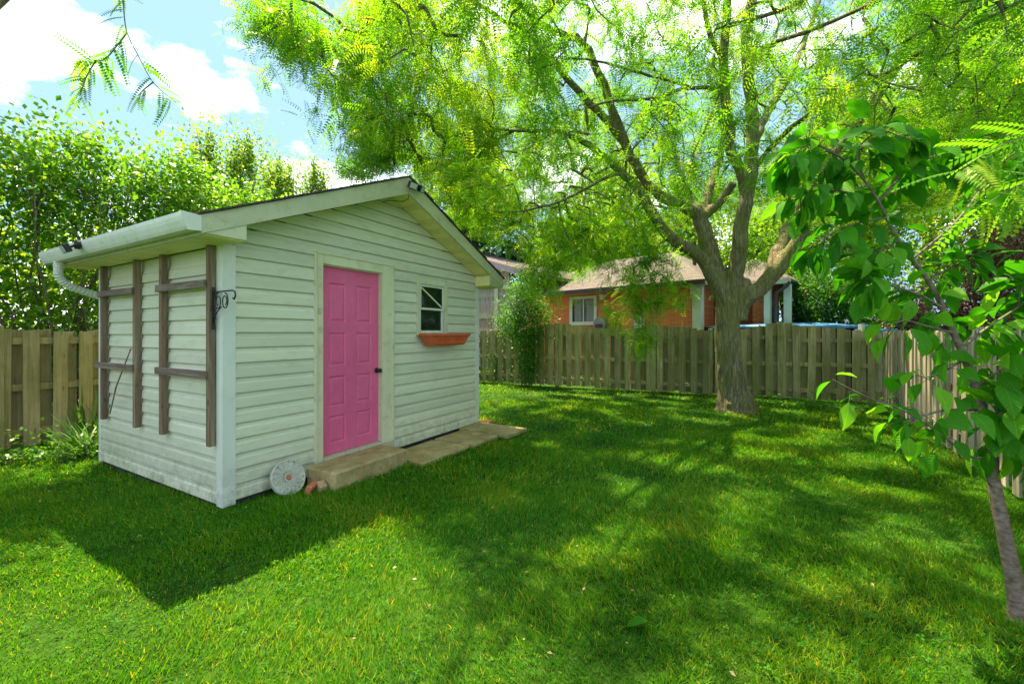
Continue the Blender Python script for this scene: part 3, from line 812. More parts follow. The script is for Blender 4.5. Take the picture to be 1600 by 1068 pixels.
# right fence
RA, RB = Vector((7.79, 8.86)), Vector((3.05, 1.30))
make_fence('wooden_fence', 'sunlit grey board fence running along the right side of the lawn', RA, RB, lambda x: 1.53, [2.4, 4.9, 7.4], M_FENCE_GREY, sp=.265, phase=.09)
# left fence: parallel to the shed door wall
LA = Vector(toshed((-6.4, 5.33, 0))[:2])
la = SWp(LA.x - 2.9, LA.y); lb = SWp(LA.x + 5.2, LA.y)
make_fence('wooden_fence', 'yellow green board fence behind the shed under the lilac hedge', la.xy, lb.xy, lambda x: 1.56 + .03 * math.cos(x * 2.6 + .4), [.05, 2.86, 5.3], M_FENCE_LEFT, sp=.252, front=1, phase=.13)

# ------------------------------------------------------------------ neighbour house
def brickmat(name, c1, c2, mort, sc):
    m, nt, b = newmat(name); l = nt.links.new
    tcn = node(nt, 'ShaderNodeTexCoord'); br = node(nt, 'ShaderNodeTexBrick')
    mp = node(nt, 'ShaderNodeMapping'); mp.inputs['Rotation'].default_value = (R(90), 0, 0)
    l(tcn.outputs['Object'], mp.inputs['Vector']); l(mp.outputs[0], br.inputs['Vector'])
    br.inputs['Color1'].default_value = (*c1, 1); br.inputs['Color2'].default_value = (*c2, 1); br.inputs['Mortar'].default_value = (*mort, 1)
    br.inputs['Scale'].default_value = 1.0; br.inputs['Brick Width'].default_value = .23 * sc; br.inputs['Row Height'].default_value = .075 * sc; br.inputs['Mortar Size'].default_value = .008
    l(br.outputs['Color'], b.inputs['Base Color']); b.inputs['Roughness'].default_value = .9; b.inputs['Specular IOR Level'].default_value = .1
    bp = node(nt, 'ShaderNodeBump', in_Strength=.6, in_Distance=.01); bp.invert = True
    l(br.outputs['Fac'], bp.inputs['Height']); l(bp.outputs[0], b.inputs['Normal'])
    return m
M_BRICK = brickmat('orange_brick', (.60, .13, .045), (.70, .19, .07), (.50, .30, .18), 1.0)
M_BRICKD = brickmat('dark_red_brick', (.24, .055, .03), (.32, .075, .04), (.22, .12, .08), 1.0)
M_ROOF = painted('faded_roof_shingle', (.085, .066, .062), (.155, .125, .118), .95, 7, dirt=(.14, .10, .09), dirt_amt=.6, bump=.9, streak=(1, 1, 3))
M_PURPLE_S = painted('mauve_siding', (.36, .25, .30), (.43, .31, .36), .6, 3, bump=.1)
M_WHITE = painted('white_paint', (.55, .55, .48), (.64, .63, .56), .5, 3, bump=.05)
M_BROWN = flat('brown_trim', (.045, .022, .018), .5)
M_PANE = flat('house_glass', (.06, .075, .07), .08, 0, .8)
M_CURT = flat('curtain', (.22, .22, .24), .8)
hc = Vector((5.61, 13.0, 0)); hd = Vector((-.724, .69, 0)); hrz = math.atan2(-hd.y, -hd.x)
house = thing('brick_house', 'orange brick bungalow with a faded roof beyond the back fence', 'house', hc + hd * 9.0, hrz)
MH = Matrix.Translation(hc + hd * 9.0) @ Matrix.Rotation(hrz, 4, 'Z')
def hx_at(px, ly=0.0):
    k = (px - CX) / F; o = hc + hd * 9.0; dx, dy = -hd.x, -hd.y
    o = o + Vector((-dy, dx, 0)) * ly
    return (k * o.y - o.x) / (dx - k * dy)
def hz_at(px, py):
    x = hx_at(px); p = MH @ Vector((x, 0, 0)); return CAMH + (HY - py) / F * p.y
# local: x along the wall to the right (corner at x=9), y away from the viewer
wx0, wx1 = hx_at(893), hx_at(931); wz0, wz1 = hz_at(893, 504), hz_at(893, 467)
EZ = 3.08
w_ = MB()
w_.box(0, wx0, 0, .2, 0, EZ); w_.box(wx1, 9, 0, .2, 0, EZ); w_.box(wx0, wx1, 0, .2, 0, wz0); w_.box(wx0, wx1, 0, .2, wz1, EZ)
w_.box(0, .2, .2, 8, 0, EZ); w_.box(8.8, 9, .2, 8, 0, EZ); w_.box(.2, 8.8, 7.8, 8, 0, EZ)
w_.build('brick_wall', M_BRICK, house)
w_ = MB(); w_.box(9.0, hx_at(1215, 1.6), 1.6, 1.8, 0, EZ - .09); w_.build('brick_wall', M_BRICKD, house, label='dark red recessed brick wall of the porch')
w_ = MB(); w_.box(hx_at(1176, 1.5), hx_at(1193, 1.5), 1.50, 1.60, 0, EZ - .02); w_.build('brick_pier', M_BRICK, house)
# roof: hip with eaves
m_ = MB()
e0, e1, f0, f1 = -.3, 9.45, -.45, 8.4
rz_ = EZ + 1.75
vs = [(e0, f0, EZ), (e1, f0, EZ), (e1, f1, EZ), (e0, f1, EZ), (4.0, 4.0, rz_), (6.6, 4.0, rz_), (e0, f0, EZ - .05), (e1, f0, EZ - .05), (e1, f1, EZ - .05), (e0, f1, EZ - .05)]
m_.add(vs, [(0, 1, 5, 4), (1, 2, 5), (2, 3, 4, 5), (3, 0, 4), (6, 7, 1, 0), (7, 8, 2, 1), (8, 9, 3, 2), (9, 6, 0, 3), (9, 8, 7, 6)])
me = m_.mesh('roof'); fix(me); rf = obj('roof', me, M_ROOF, house)
MB().box(e0, e1, f0 - .11, f0 - .003, EZ - .16, EZ - .02).build('gutter', M_BROWN, house)
MB().box(e0, e1, f0, 0.0, EZ - .14, EZ - .06).build('soffit', M_WHITE, house)
pe = hx_at(1236, 1.0)
m_ = MB(); m_.add([(9.46, 1.0, EZ - .02), (pe, 1.0, EZ - .02), (pe, 8.4, EZ - .02), (9.46, 8.4, EZ - .02), (9.46, 4.0, EZ + 1.1), (pe - 1.6, 4.0, EZ + 1.1), (9.46, 1.0, EZ - .08), (pe, 1.0, EZ - .08), (pe, 8.4, EZ - .08), (9.46, 8.4, EZ - .08)], [(0, 1, 5, 4), (1, 2, 5), (2, 3, 4, 5), (3, 0, 4), (6, 7, 1, 0), (7, 8, 2, 1), (8, 9, 3, 2), (9, 6, 0, 3), (9, 8, 7, 6)])
me = m_.mesh('porch_roof'); fix(me); obj('porch_roof', me, M_ROOF, house)
MB().box(9.46, pe, .9, .995, EZ - .16, EZ - .03).build('porch_fascia', M_WHITE, house)
mb = MB(); mb.tube([(8.0, 2.6, EZ + .9), (8.0, 2.6, EZ + 1.75)], .07, 10); mb.build('vent_pipe', M_BROWN, rf)
wn_ = MB().box(wx0 - .06, wx1 + .06, -.05, -.002, wz0 - .10, wz0 + .03).box(wx0 - .06, wx1 + .06, -.05, -.002, wz1 - .03, wz1 + .07).box(wx0 - .06, wx0 + .06, -.05, -.002, wz0 + .03, wz1 - .03).box(wx1 - .06, wx1 + .06, -.05, -.002, wz0 + .03, wz1 - .03).build('window', M_WHITE, house)
xm = (wx0 + wx1) / 2
MB().box(wx0 + .06, wx1 - .06, .03, .04, wz0 + .03, wz1 - .03).build('pane', M_PANE, wn_)
MB().box(xm - .02, xm + .02, .0, .028, wz0 + .03, wz1 - .03).build('mullion', M_WHITE, wn_)
for a in range(2):
    xx = wx0 + .12 + a * (wx1 - wx0) * .5
    MB().box(xx, xx + (wx1 - wx0) * .28, .024, .029, wz0 + .04, wz1 - .04).build('curtain', M_CURT, wn_)
# things on the wall
def onwall(px, py): return hx_at(px), hz_at(px, py)
x, z = onwall(941, 506); mb = MB(); mb.tube([(x, 0, z), (x, -.22, z)], .24, 18); mb.build('dryer_hood', M_CURT, house); MB().box(x - .16, x + .16, -.23, -.221, z - .14, z).build('hood_opening', M_BROWN, house)
x, z = onwall(1000, 502); MB().box(x - .17, x + .17, -.14, -.002, z - .26, z + .22).build('meter_box', M_WHITE, house, bevel=.02)
mb = MB(); mb.tube([(x, -.10, z + .02), (x, -.20, z + .02)], .10, 14); mb.build('meter_dial', M_CURT, house)
mb = MB(); mb.tube([(x, -.05, z - .25), (x, -.05, 0)], .03, 8); mb.build('conduit', M_CURT, house)
x, z = onwall(943, 464); MB().box(x - .09, x + .09, -.14, -.002, z - .10, z + .10).build('security_light', M_WHITE, house, bevel=.01)
MB().box(8.93, 9.20, -.10, .15, 0, EZ - .16).build('porch_post', M_WHITE, house, bevel=.01)
MB().box(8.88, 9.25, -.13, -.101, EZ - .45, EZ - .16).build('post_capital', M_WHITE, house)
for xx in (hx_at(1200, 1.2), hx_at(1231, 1.2)): MB().box(xx - .09, xx + .09, 1.1, 1.28, 0, EZ - .16).build('porch_post', M_WHITE, house, bevel=.01)
MB().box(hx_at(1206, 1.5), hx_at(1216, 1.5), 1.45, 1.58, .2, 2.3).build('porch_door', M_BROWN, house)
mb = MB(); mb.tube([(pe - .02, .93, EZ - .12), (pe - .1, .93, EZ - .25), (hx_at(1214, .93), .93, EZ - .42), (hx_at(1212, .93), .93, EZ - .6), (hx_at(1212, .93), .93, 0)], .05, 8); mb.build('downspout', M_BROWN, house)
# mauve two-storey wing on the left
MWz = 3.95
g = MB(); g.box(-9.0, hx_at(842), -.2, 6, 0, MWz - .55); me = g.mesh('mauve_wall'); 
mauve = thing('mauve_house', 'mauve sided split level wing left of the brick bungalow', 'house', hc + hd * 9.0, hrz)
xr = hx_at(808)
MB().box(xr - 7, xr, -.5, 5.5, 0, 3.6).build('wall', M_PURPLE_S, mauve)
for i in range(11):
    z = .9 + i * .235
    if z + .2 < 3.62: MB().prism([(-.502, z), (-.53, z), (-.508, z + .225), (-.502, z + .225)], xr - 7, xr, axis='x').build('siding_board', M_PURPLE_S, mauve)
q = MB(); xe = hx_at(872) ; za, ze_ = hz_at(758, 401), hz_at(872, 432)
xa = hx_at(758); sl = (ze_ - za) / (xe - xa)
xr0 = xa - 3.2; zr0 = za - sl * 3.2
q.prism([(xr0, zr0 - .02), (xe, ze_ - .02), (xe, ze_ - .14), (xr0, zr0 - .14)], -1.15, 6.0); me = q.mesh('roof'); fix(me); mr_ = obj('roof', me, M_ROOF, mauve)
q = MB(); q.prism([(xr0, zr0 - .03), (xe, ze_ - .03), (xe, ze_ - .26), (xr0, zr0 - .36)], -1.18, -1.151); me = q.mesh('rake_board'); fix(me); obj('rake_board', me, M_PURPLE_S, mauve)
q = MB(); q.prism([(xr0 - 6, zr0 - .02 - 6 * abs(sl)), (xr0, zr0 - .02), (xr0, zr0 - .14), (xr0 - 6, zr0 - .14 - 6 * abs(sl))], -1.15, 6.0); me = q.mesh('roof'); fix(me); obj('roof', me, M_ROOF, mauve)
q = MB(); q.prism([(xr0 - 4, 3.6), (xr - .0, 3.6), (xr, ze_ - sl * (xe - xr) - .15), (xr0, zr0 - .15)], -.5, -.45); me = q.mesh('gable_wall'); fix(me); obj('gable_wall', me, M_PURPLE_S, mauve)

# privacy screen and deck rail behind the fence
scr = thing('privacy_screen', 'pale reed privacy screen with white rails beyond the fence', 'screen', (-1.6, 14.6, 0), R(-12))
for z in (1.55, 2.05, 3.05): MB().box(-.6, 2.1, -.05, .05, z - .06, z + .06).build('rail', M_WHITE, scr)
for x in (-.6, 1.1, 2.05): MB().box(x - .06, x + .06, -.06, .06, 0, 3.12).build('post', M_WHITE, scr)
mb = MB()
M_REED = wood('reed', [(.2, (.16, .14, .12)), (.5, (.38, .35, .33)), (.8, (.55, .53, .52))], grain=(40, 40, 1))
for i in range(150):
    x = -.55 + i * .0175; mb.tube([(x, .03 * math.sin(i * 7.0), 1.58), (x + random.uniform(-.01, .01), .02, 3.0 + random.uniform(-.1, .08))], .008, 4)
mb.build('reed', M_REED, scr, kind='stuff')
MB().box(-3, 2.4, .12, 1.8, 1.0, 1.2).build('deck_floor', M_TRELLIS, scr)

# above-ground pool behind the fence
M_POOL = painted('blue_pool_vinyl', (.045, .17, .46), (.12, .34, .66), .3, 4, dirt=(.45, .55, .62), dirt_amt=.7, bump=.3)
pool = thing('swimming_pool', 'round blue covered swimming pool rim showing above the back fence', 'pool', (8.15, 12.75, 0))
mb = MB(); mb.disc((0, 0, 0), 1.9, 1.60, 40); mb.build('pool_wall', M_DARKBASE, pool, smooth=False)
mb = MB(); mb.tube([(2.14 * math.cos(a), 2.14 * math.sin(a), 1.66) for a in [2 * math.pi * k / 48 for k in range(49)]], .05, 8); mb.build('rim', M_POOL, pool, smooth=True)
mb = MB(); n = 30; vs = [(0, 0, 1.80)]
for j in (1, 2, 3):
    for k in range(n):
        a = 2 * math.pi * k / n; vs.append((.7 * j * math.cos(a), .7 * j * math.sin(a), 1.80 - .03 * j * j * .5 + random.uniform(-.03, .03)))
fs = [(0, 1 + k, 1 + (k + 1) % n) for k in range(n)] + [(1 + j * n + k, 1 + (j + 1) * n + k, 1 + (j + 1) * n + (k + 1) % n, 1 + j * n + (k + 1) % n) for j in (0, 1) for k in range(n)]
mb.add(vs, fs); me = mb.mesh('pool_cover', True); fix(me); obj('pool_cover', me, M_POOL, pool)
bx = thing('blue_bin', 'blue bin top with a white post beside it beyond the fence corner', 'bin', W(1368, 530, 10.4) - Vector((0, 0, CAMH - .15)), .2)
bx.location.z = 0
MB().prism([(-.24, 0), (.24, 0), (.30, 1.50), (-.30, 1.50)], -.25, .25).build('body', M_DARKBASE, bx); MB().box(-.33, .33, -.28, .28, 1.5, 1.60).build('lid', M_POOL, bx, bevel=.02)
MB().box(-.46, -.38, -.05, .05, 0, 1.72).build('post', M_WHITE, bx)
# brown playhouse / shed glimpsed right behind the right fence
ps = thing('brown_outbuilding', 'brown timber outbuilding behind the purple shrubs at right', 'shed', (15.2, 12.0, 0), R(-10))
M_BTIM = wood('brown_timber', [(.25, (.10, .055, .025)), (.5, (.22, .13, .06)), (.8, (.32, .2, .1))])
for i in range(9): MB().box(-2.5, 2.5, -.03 - .01 * (i % 2), .03, .22 * i, .22 * i + .21).build('board', M_BTIM, ps)
MB().prism([(-2.8, 1.98), (2.8, 1.98), (2.8, 2.10), (-2.8, 2.10)], -.3, 2.4).build('roof', M_ROOF, ps)

# ------------------------------------------------------------------ the honey locust
locust = thing('honey_locust_tree', 'large honey locust with spreading limbs standing in the lawn before the back fence', 'tree', (4.37, 8.31, 0))
LB = Vector((4.37, 8.31, 0))
limbs = {}
def limb(key, pts, r0, r1):
    P = [W(*p) for p in pts]
    s_ = 1 if key == 'trunk' else .86
    limbs[key] = ([p - LB for p in P], r0 * s_, r1 * s_)
limb('trunk', [(1150, 652, 8.31), (1146, 625, 8.31), (1141, 590, 8.31), (1137, 545, 8.31), (1136, 505, 8.31), (1138, 470, 8.3)], .235, .205)
limb('A', [(1136, 480, 8.3), (1118, 440, 8.25), (1100, 408, 8.2), (1075, 390, 8.1), (1045, 367, 8.0), (1021, 337, 7.9), (1006, 305, 7.8), (988, 285, 7.7), (961, 260, 7.5), (921, 229, 7.2), (894, 212, 6.9), (860, 203, 6.6), (820, 205, 6.2), (770, 200, 5.8)], .165, .03)
limb('B', [(1136, 480, 8.3), (1122, 435, 8.4), (1108, 390, 8.5), (1096, 345, 8.6), (1094, 332, 8.6)], .215, .16)
limb('B1', [(1094, 340, 8.6), (1076, 325, 8.5), (1052, 318, 8.35), (1030, 305, 8.2), (1005, 276, 8.0), (978, 229, 7.8), (961, 180, 7.6), (937, 118, 7.3), (910, 67, 7.0), (877, 54, 6.7), (850, 40, 6.4), (828, 22, 6.1), (800, -5, 5.8), (760, -50, 5.3), (700, -120, 4.6)], .14, .03)
limb('B1b', [(975, 222, 7.8), (941, 182, 7.5), (911, 152, 7.2), (884, 121, 6.9), (852, 86, 6.6), (821, 60, 6.2), (784, 30, 5.8), (745, 5, 5.3), (700, -20, 4.8), (640, -60, 4.2)], .09, .022)
limb('B2', [(1096, 345, 8.6), (1106, 303, 8.9), (1120, 262, 9.2), (1130, 225, 9.4), (1128, 189, 9.6), (1115, 150, 9.8), (1105, 100, 10.0)], .12, .04)
limb('B2b', [(1098, 340, 8.6), (1118, 322, 8.6), (1132, 305, 8.6), (1146, 285, 8.5)], .10, .10)
limb('B3', [(1092, 335, 8.6), (1078, 303, 9.0), (1059, 256, 9.3), (1050, 216, 9.6), (1049, 182, 9.9), (1053, 140, 10.2), (1040, 80, 10.5)], .07, .03)
limb('C', [(1138, 475, 8.3), (1148, 430, 8.2), (1156, 384, 8.1), (1160, 345, 8.05), (1163, 320, 8.0), (1170, 280, 8.0), (1176, 230, 7.95), (1175, 169, 7.9), (1168, 110, 7.8), (1168, 51, 7.7), (1174, 0, 7.6), (1180, -80, 7.5), (1170, -180, 7.4)], .18, .09)
limb('C2', [(1164, 300, 8.0), (1155, 262, 7.9), (1143, 240, 7.8), (1137, 190, 7.65), (1131, 135, 7.5), (1131, 91, 7.3), (1135, 44, 7.1), (1137, 0, 6.9), (1140, -90, 6.6), (1120, -200, 6.2)], .12, .07)
limb('C3', [(1131, 98, 7.3), (1122, 82, 7.2), (1112, 62, 7.0), (1103, 28, 6.8), (1098, 0, 6.6), (1080, -80, 6.1), (1040, -180, 5.5), (980, -300, 4.9)], .07, .03)
limb('D', [(1138, 485, 8.3), (1160, 470, 8.2), (1186, 450, 8.1), (1213, 421, 8.0), (1238, 392, 7.9), (1252, 370, 7.85), (1259, 358, 7.8)], .20, .125)
limb('D2', [(1205, 428, 8.05), (1216, 395, 8.2), (1228, 370, 8.4), (1240, 335, 8.6), (1262, 292, 8.8), (1300, 240, 9.0), (1357, 172, 9.0), (1378, 138, 8.9), (1400, 108, 8.8), (1421, 76, 8.7), (1440, 37, 8.6), (1453, 0, 8.5), (1480, -70, 8.3), (1510, -160, 8.0)], .16, .06)
limb('E', [(1180, 262, 8.0), (1200, 236, 7.7), (1228, 208, 7.3), (1270, 174, 6.8), (1307, 149, 6.3), (1354, 129, 5.8), (1397, 107, 5.4), (1440, 82, 5.0), (1500, 50, 4.5), (1570, 15, 4.1)], .055, .02)
limb('Fl', [(1174, 235, 8.0), (1192, 189, 8.6), (1217, 145, 9.0), (1244, 98, 9.4), (1261, 54, 9.7), (1281, 0, 10.0), (1310, -80, 10.2)], .11, .05)
limb('G', [(1172, 90, 7.8), (1192, 78, 7.4), (1217, 64, 7.0), (1258, 52, 6.5), (1300, 34, 6.0), (1369, 3, 5.4), (1450, -40, 4.7), (1530, -90, 4.1)], .05, .02)
limb('H', [(1136, 42, 7.1), (1160, 34, 6.8), (1197, 24, 6.4), (1240, 8, 6.0), (1300, -30, 5.4), (1370, -90, 4.7)], .045, .02)
limb('I', [(1131, 140, 7.5), (1100, 138, 7.3), (1069, 138, 7.1), (1029, 152, 6.8), (988, 157, 6.5), (955, 158, 6.2), (915, 170, 5.8)], .045, .015)
limb('I2', [(1085, 139, 7.2), (1052, 128, 7.0), (988, 111, 6.6), (944, 98, 6.2), (890, 92, 5.8), (840, 110, 5.4)], .03, .012)
limb('J', [(1000, 290, 7.8), (984, 276, 7.6), (958, 273, 7.3), (927, 288, 7.0), (894, 306, 6.7), (860, 320, 6.3), (815, 330, 6.0)], .045, .015)
limb('K', [(1425, 84, 8.7), (1461, 112, 8.3), (1495, 108, 8.0), (1543, 101, 7.7), (1600, 112, 7.4), (1680, 118, 7.0)], .05, .025)
limb('K2', [(1370, 150, 8.9), (1400, 185, 8.5), (1439, 171, 8.1), (1481, 168, 7.8), (1537, 154, 7.5), (1600, 146, 7.2), (1680, 120, 6.9)], .045, .02)
limb('K3', [(1481, 168, 7.8), (1537, 180, 7.5), (1588, 199, 7.2), (1660, 215, 6.9)], .03, .015)
limb('K4', [(1360, 180, 9.0), (1408, 208, 8.7), (1450, 218, 8.4), (1520, 225, 8.1), (1600, 240, 7.8)], .045, .018)
limb('O1', [(1170, -150, 7.4), (1100, -330, 6.0), (900, -520, 4.6), (500, -900, 3.4), (180, -700, 2.9)], .08, .03)
limb('O2', [(1140, -90, 6.6), (1180, -260, 5.4), (1250, -500, 4.2), (1400, -900, 3.2), (1600, -1300, 2.6)], .08, .03)
limb('O3', [(1510, -160, 8.0), (1600, -260, 7.0), (1750, -380, 6.0), (1900, -500, 5.0)], .06, .03)

def smooth_poly(P, r0, r1, step=.22):
    out = []; rr = []
    n = len(P)
    for i in range(n - 1):
        p0 = P[max(i - 1, 0)]; p1 = P[i]; p2 = P[i + 1]; p3 = P[min(i + 2, n - 1)]
        m = max(1, int((p2 - p1).length / step))
        for j in range(m):
            t = j / m
            q = .5 * ((2 * p1) + (p2 - p0) * t + (2 * p0 - 5 * p1 + 4 * p2 - p3) * t * t + (3 * p1 - p0 - 3 * p2 + p3) * t ** 3)
            out.append(q); rr.append((i + t) / (n - 1))
    out.append(P[-1]); rr.append(1)
    return out, [r0 + (r1 - r0) * t for t in rr]
tm = MB()
nodes = []; nrad = []
bigs = {'trunk', 'A', 'B', 'B1', 'B2', 'B2b', 'C', 'C2', 'C3', 'D', 'D2', 'Fl', 'B1b', 'B3'}
small = MB()
for key, (P, r0, r1) in limbs.items():
    q, rr = smooth_poly(P, r0, r1, .16)
    if key == 'trunk':
        q2, r2 = smooth_poly(P, r0, r1, .08)
        r2 = [r + .10 * math.exp(-max(p.z, 0) / .14) + .05 * math.exp(-max(p.z, 0) / .6) for p, r in zip(q2, r2)]
        tm.tube([Vector((q2[0].x, q2[0].y, -.15))] + q2, [r2[0] * 1.05] + r2, 28, wob=.02)
    else:
        for i in range(1, len(q) - 1):
            q[i] = q[i] + Vector((random.uniform(-1, 1), random.uniform(-1, 1), random.uniform(-1, 1))) * min(.022, rr[i] * .3)
        (tm if key in bigs else small).tube(q, rr, 16 if key in bigs else 8, wob=.03)
    if key != 'trunk':
        for p, r in zip(q, rr):
            if r < .15: nodes.append(p); nrad.append(r)
# swellings and root flare
for a in range(7):
    an = a * .9 + .3; r = .30
    tm.tube([Vector((.16 * math.cos(an), .16 * math.sin(an), .38)), Vector((.30 * math.cos(an), .30 * math.sin(an), .12)), Vector((r * math.cos(an + .1), r * math.sin(an + .1), .02)), Vector((.44 * math.cos(an + .15), .44 * math.sin(an + .15), -.08))], [.085, .085, .06, .03], 10)
tm.tube([Vector((.0, 0, 1.75)), Vector((.03, -.02, 2.0)), Vector((.06, -.03, 2.3)), Vector((.08, -.02, 2.55))], [.19, .205, .215, .18], 20)
me = tm.mesh('trunk'); tmp = bpy.data.objects.new('tmp_trunk', me); COL.objects.link(tmp)
md = tmp.modifiers.new('r', 'REMESH'); md.mode = 'VOXEL'; md.voxel_size = .034; md.use_smooth_shade = True
md2 = tmp.modifiers.new('s', 'SMOOTH'); md2.factor = .5; md2.iterations = 4
dg = bpy.context.evaluated_depsgraph_get(); me2 = bpy.data.meshes.new_from_object(tmp.evaluated_get(dg)); me2.name = 'trunk'
bpy.data.objects.remove(tmp)
# furrowed bark displaced as real relief
co = np.empty(len(me2.vertices) * 3, np.float32); me2.vertices.foreach_get('co', co); co = co.reshape(-1, 3)
nn = np.empty(len(me2.vertices) * 3, np.float32); me2.vertices.foreach_get('normal', nn); nn = nn.reshape(-1, 3)
ang = np.arctan2(co[:, 1], co[:, 0])
dsp = .010 * np.sin(ang * 17 + 3 * np.sin(co[:, 2] * 3.1) + 2 * np.sin(co[:, 2] * 7.3 + ang * 3)) + .006 * np.sin(ang * 31 + 4 * np.sin(co[:, 2] * 5.7))
dsp *= np.clip(1.3 - np.abs(co[:, 2] - 1.0) * .5, .15, 1) * (np.hypot(co[:, 0], co[:, 1]) < 1.0)
co = co + nn * dsp[:, None]; me2.vertices.foreach_set('co', co.reshape(-1)); me2.update()
me2.polygons.foreach_set('use_smooth', [True] * len(me2.polygons))
me2.materials.clear(); trunk_o = obj('trunk', me2, M_BARK, locust)
small.build('branches', M_BRANCH, locust, smooth=True, kind='stuff')
# torn stump end of the right limb
st_p = W(1259, 358, 7.8) - LB
mb = MB(); dd = (W(1259, 358, 7.8) - W(1238, 392, 7.9)).normalized()
for k in range(9):
    a = k * .7; o_ = Vector((math.cos(a), math.sin(a), 0)) * .045
    mb.tube([st_p - dd * .14 + o_ * 1.5, st_p + dd * (.03 + .05 * random.random()) + o_], [.04, .010], 6)
mb.build('torn_wood', flat('torn_wood', (.42, .20, .06), .8), locust)

# crown points
def pip(x, y, poly):
    ins = np.zeros(len(x), bool); n = len(poly); j = n - 1
    for i in range(n):
        xi, yi = poly[i]; xj, yj = poly[j]
        c = ((yi > y) != (yj > y)) & (x < (xj - xi) * (y - yi) / (yj - yi + 1e-9) + xi)
        ins ^= c; j = i
    return ins
outline = [(395, -2000), (395, 40), (425, 100), (470, 110), (490, 150), (525, 175), (530, 240), (512, 275), (560, 290), (590, 262), (640, 262), (655, 318), (700, 325), (740, 365), (800, 385), (850, 400), (905, 440), (960, 395), (1060, 360), (1130, 330), (1200, 330), (1260, 345), (1700, 330), (2600, 200), (2600, -2000)]
N0 = 20000
A = np.stack([rng.uniform(-3.2, 12.5, N0), rng.uniform(3.6, 13.5, N0), rng.uniform(2.6, 10.0, N0)], 1)
cx_, cy_ = 4.6, 7.6
e = ((A[:, 0] - cx_) / 7.4) ** 2 + ((A[:, 1] - cy_) / 6.2) ** 2 + ((A[:, 2] - 4.0) / 5.6) ** 2
keep = (e < 1) & (e > .10)
px_ = CX + F * A[:, 0] / A[:, 1]; py_ = HY - F * (A[:, 2] - CAMH) / A[:, 1]
keep &= pip(px_, py_, outline)
keep &= (A[:, 2] > 3.0 + .0 * A[:, 0])
# clumpiness: gaps where a slow pattern is low
sx_ = A[:, 0] + .197 / .93 * A[:, 2]; sy_ = A[:, 1] - .30 / .93 * A[:, 2]     # gaps aligned along the sun direction, shaped to cast dapples on the lawn
gn_ = np.sin(sx_ * 5.4 + 1.6 * np.sin(sy_ * 2.6)) + np.sin(sy_ * 5.9 + 1.5 * np.sin(sx_ * 3.3 + 1)) + .7 * np.sin(A[:, 2] * 2.3 - A[:, 0] * .9 + 2)
keep &= gn_ > .12
keep &= (A[:, 2] < 6.3) | (rng.random(N0) < .5)  # upper crown thinned so that more sun reaches the lawn
A = A[keep]
px_ = CX + F * A[:, 0] / A[:, 1]
A = A[~((px_ > 860) & (px_ < 1450) & (A[:, 1] < 8.6) & (rng.random(len(A)) < .45))][:3100]
def pclump(px, py, d, rx, ry, rd, n):
    q = rng.normal(size=(n, 3)) * .5
    return np.array([list(W(px + a * rx, py + b * ry, d + c * rd)) for a, b, c in q])
extra = [pclump(905, 385, 7.6, 50, 36, .4, 18), pclump(1010, 395, 7.8, 42, 36, .4, 14), pclump(470, 60, 5.6, 75, 75, .8, 46), pclump(560, 150, 5.8, 70, 110, .9, 60), pclump(600, 60, 5.6, 120, 90, 1.0, 70), pclump(575, 250, 6.2, 40, 45, .5, 26), pclump(545, 275, 6.4, 26, 22, .3, 10),
         pclump(690, 250, 6.6, 90, 90, .8, 62), pclump(770, 330, 8.2, 80, 60, .7, 60), pclump(700, 160, 6.2, 120, 110, 1.0, 66), pclump(430, 30, 5.4, 40, 50, .4, 18),
         pclump(845, 400, 6.8, 45, 50, .5, 24), pclump(872, 430, 7.0, 30, 40, .4, 9), pclump(930, 375, 7.2, 60, 45, .5, 22), pclump(985, 425, 7.3, 42, 45, .4, 15), pclump(1010, 480, 7.4, 38, 45, .3, 16), pclump(1040, 440, 7.5, 35, 50, .3, 12), pclump(1000, 540, 7.3, 28, 26, .2, 7), pclump(960, 480, 7.3, 40, 30, .3, 8),
         pclump(1180, 400, 9.5, 90, 60, .6, 18), pclump(1330, 330, 10.0, 120, 90, 1.0, 60), pclump(1480, 280, 9.5, 140, 90, 1.2, 70), pclump(1560, 130, 7.5, 90, 110, 1.0, 70), pclump(1450, 60, 8.0, 110, 80, 1.2, 60)]
over = np.stack([rng.uniform(-1.5, 6.8, 520), rng.uniform(.4, 5.2, 520), rng.uniform(4.6, 7.2, 520)], 1)
px_ = CX + F * over[:, 0] / over[:, 1]; py_ = HY - F * (over[:, 2] - CAMH) / over[:, 1]
go = np.sin(over[:, 0] * 4.3 + 1 + 1.3 * np.sin(over[:, 1] * 2.1)) + np.sin(over[:, 1] * 4.9 + 1.5 * over[:, 0])
over = over[(py_ < -60) & (go > .1) & ~((over[:, 0] < .6) & (over[:, 1] < 2.2))][:300]
twl = np.array([list(W(p, q, d)) for p, q, d in [(195, 20, 2.45), (205, 60, 2.45), (225, 110, 2.45), (250, 140, 2.45), (150, 100, 2.5), (130, 90, 2.5), (270, 150, 2.45)]])
AT = np.concatenate([A] + extra + [over])
ROOFP = [(40, 470), (60, 385), (313, 326), (632, 266), (800, 425), (760, 480), (745, 700), (100, 700)]
def clear_of_roof(Q, mar=0):
    return ~(pip(CX + F * Q[:, 0] / Q[:, 1], HY - F * (Q[:, 2] - CAMH) / Q[:, 1], ROOFP) & (Q[:, 1] < 7.5) & (Q[:, 1] > 4.2))
AT = AT[clear_of_roof(AT)] - np.array(LB)
nodes_a = np.zeros((60000, 3)); nn_ = len(nodes)
nodes_a[:nn_] = np.array([list(p) for p in nodes])
par = [-1] * nn_; isbase = nn_
base_arr = nodes_a[:nn_].copy()
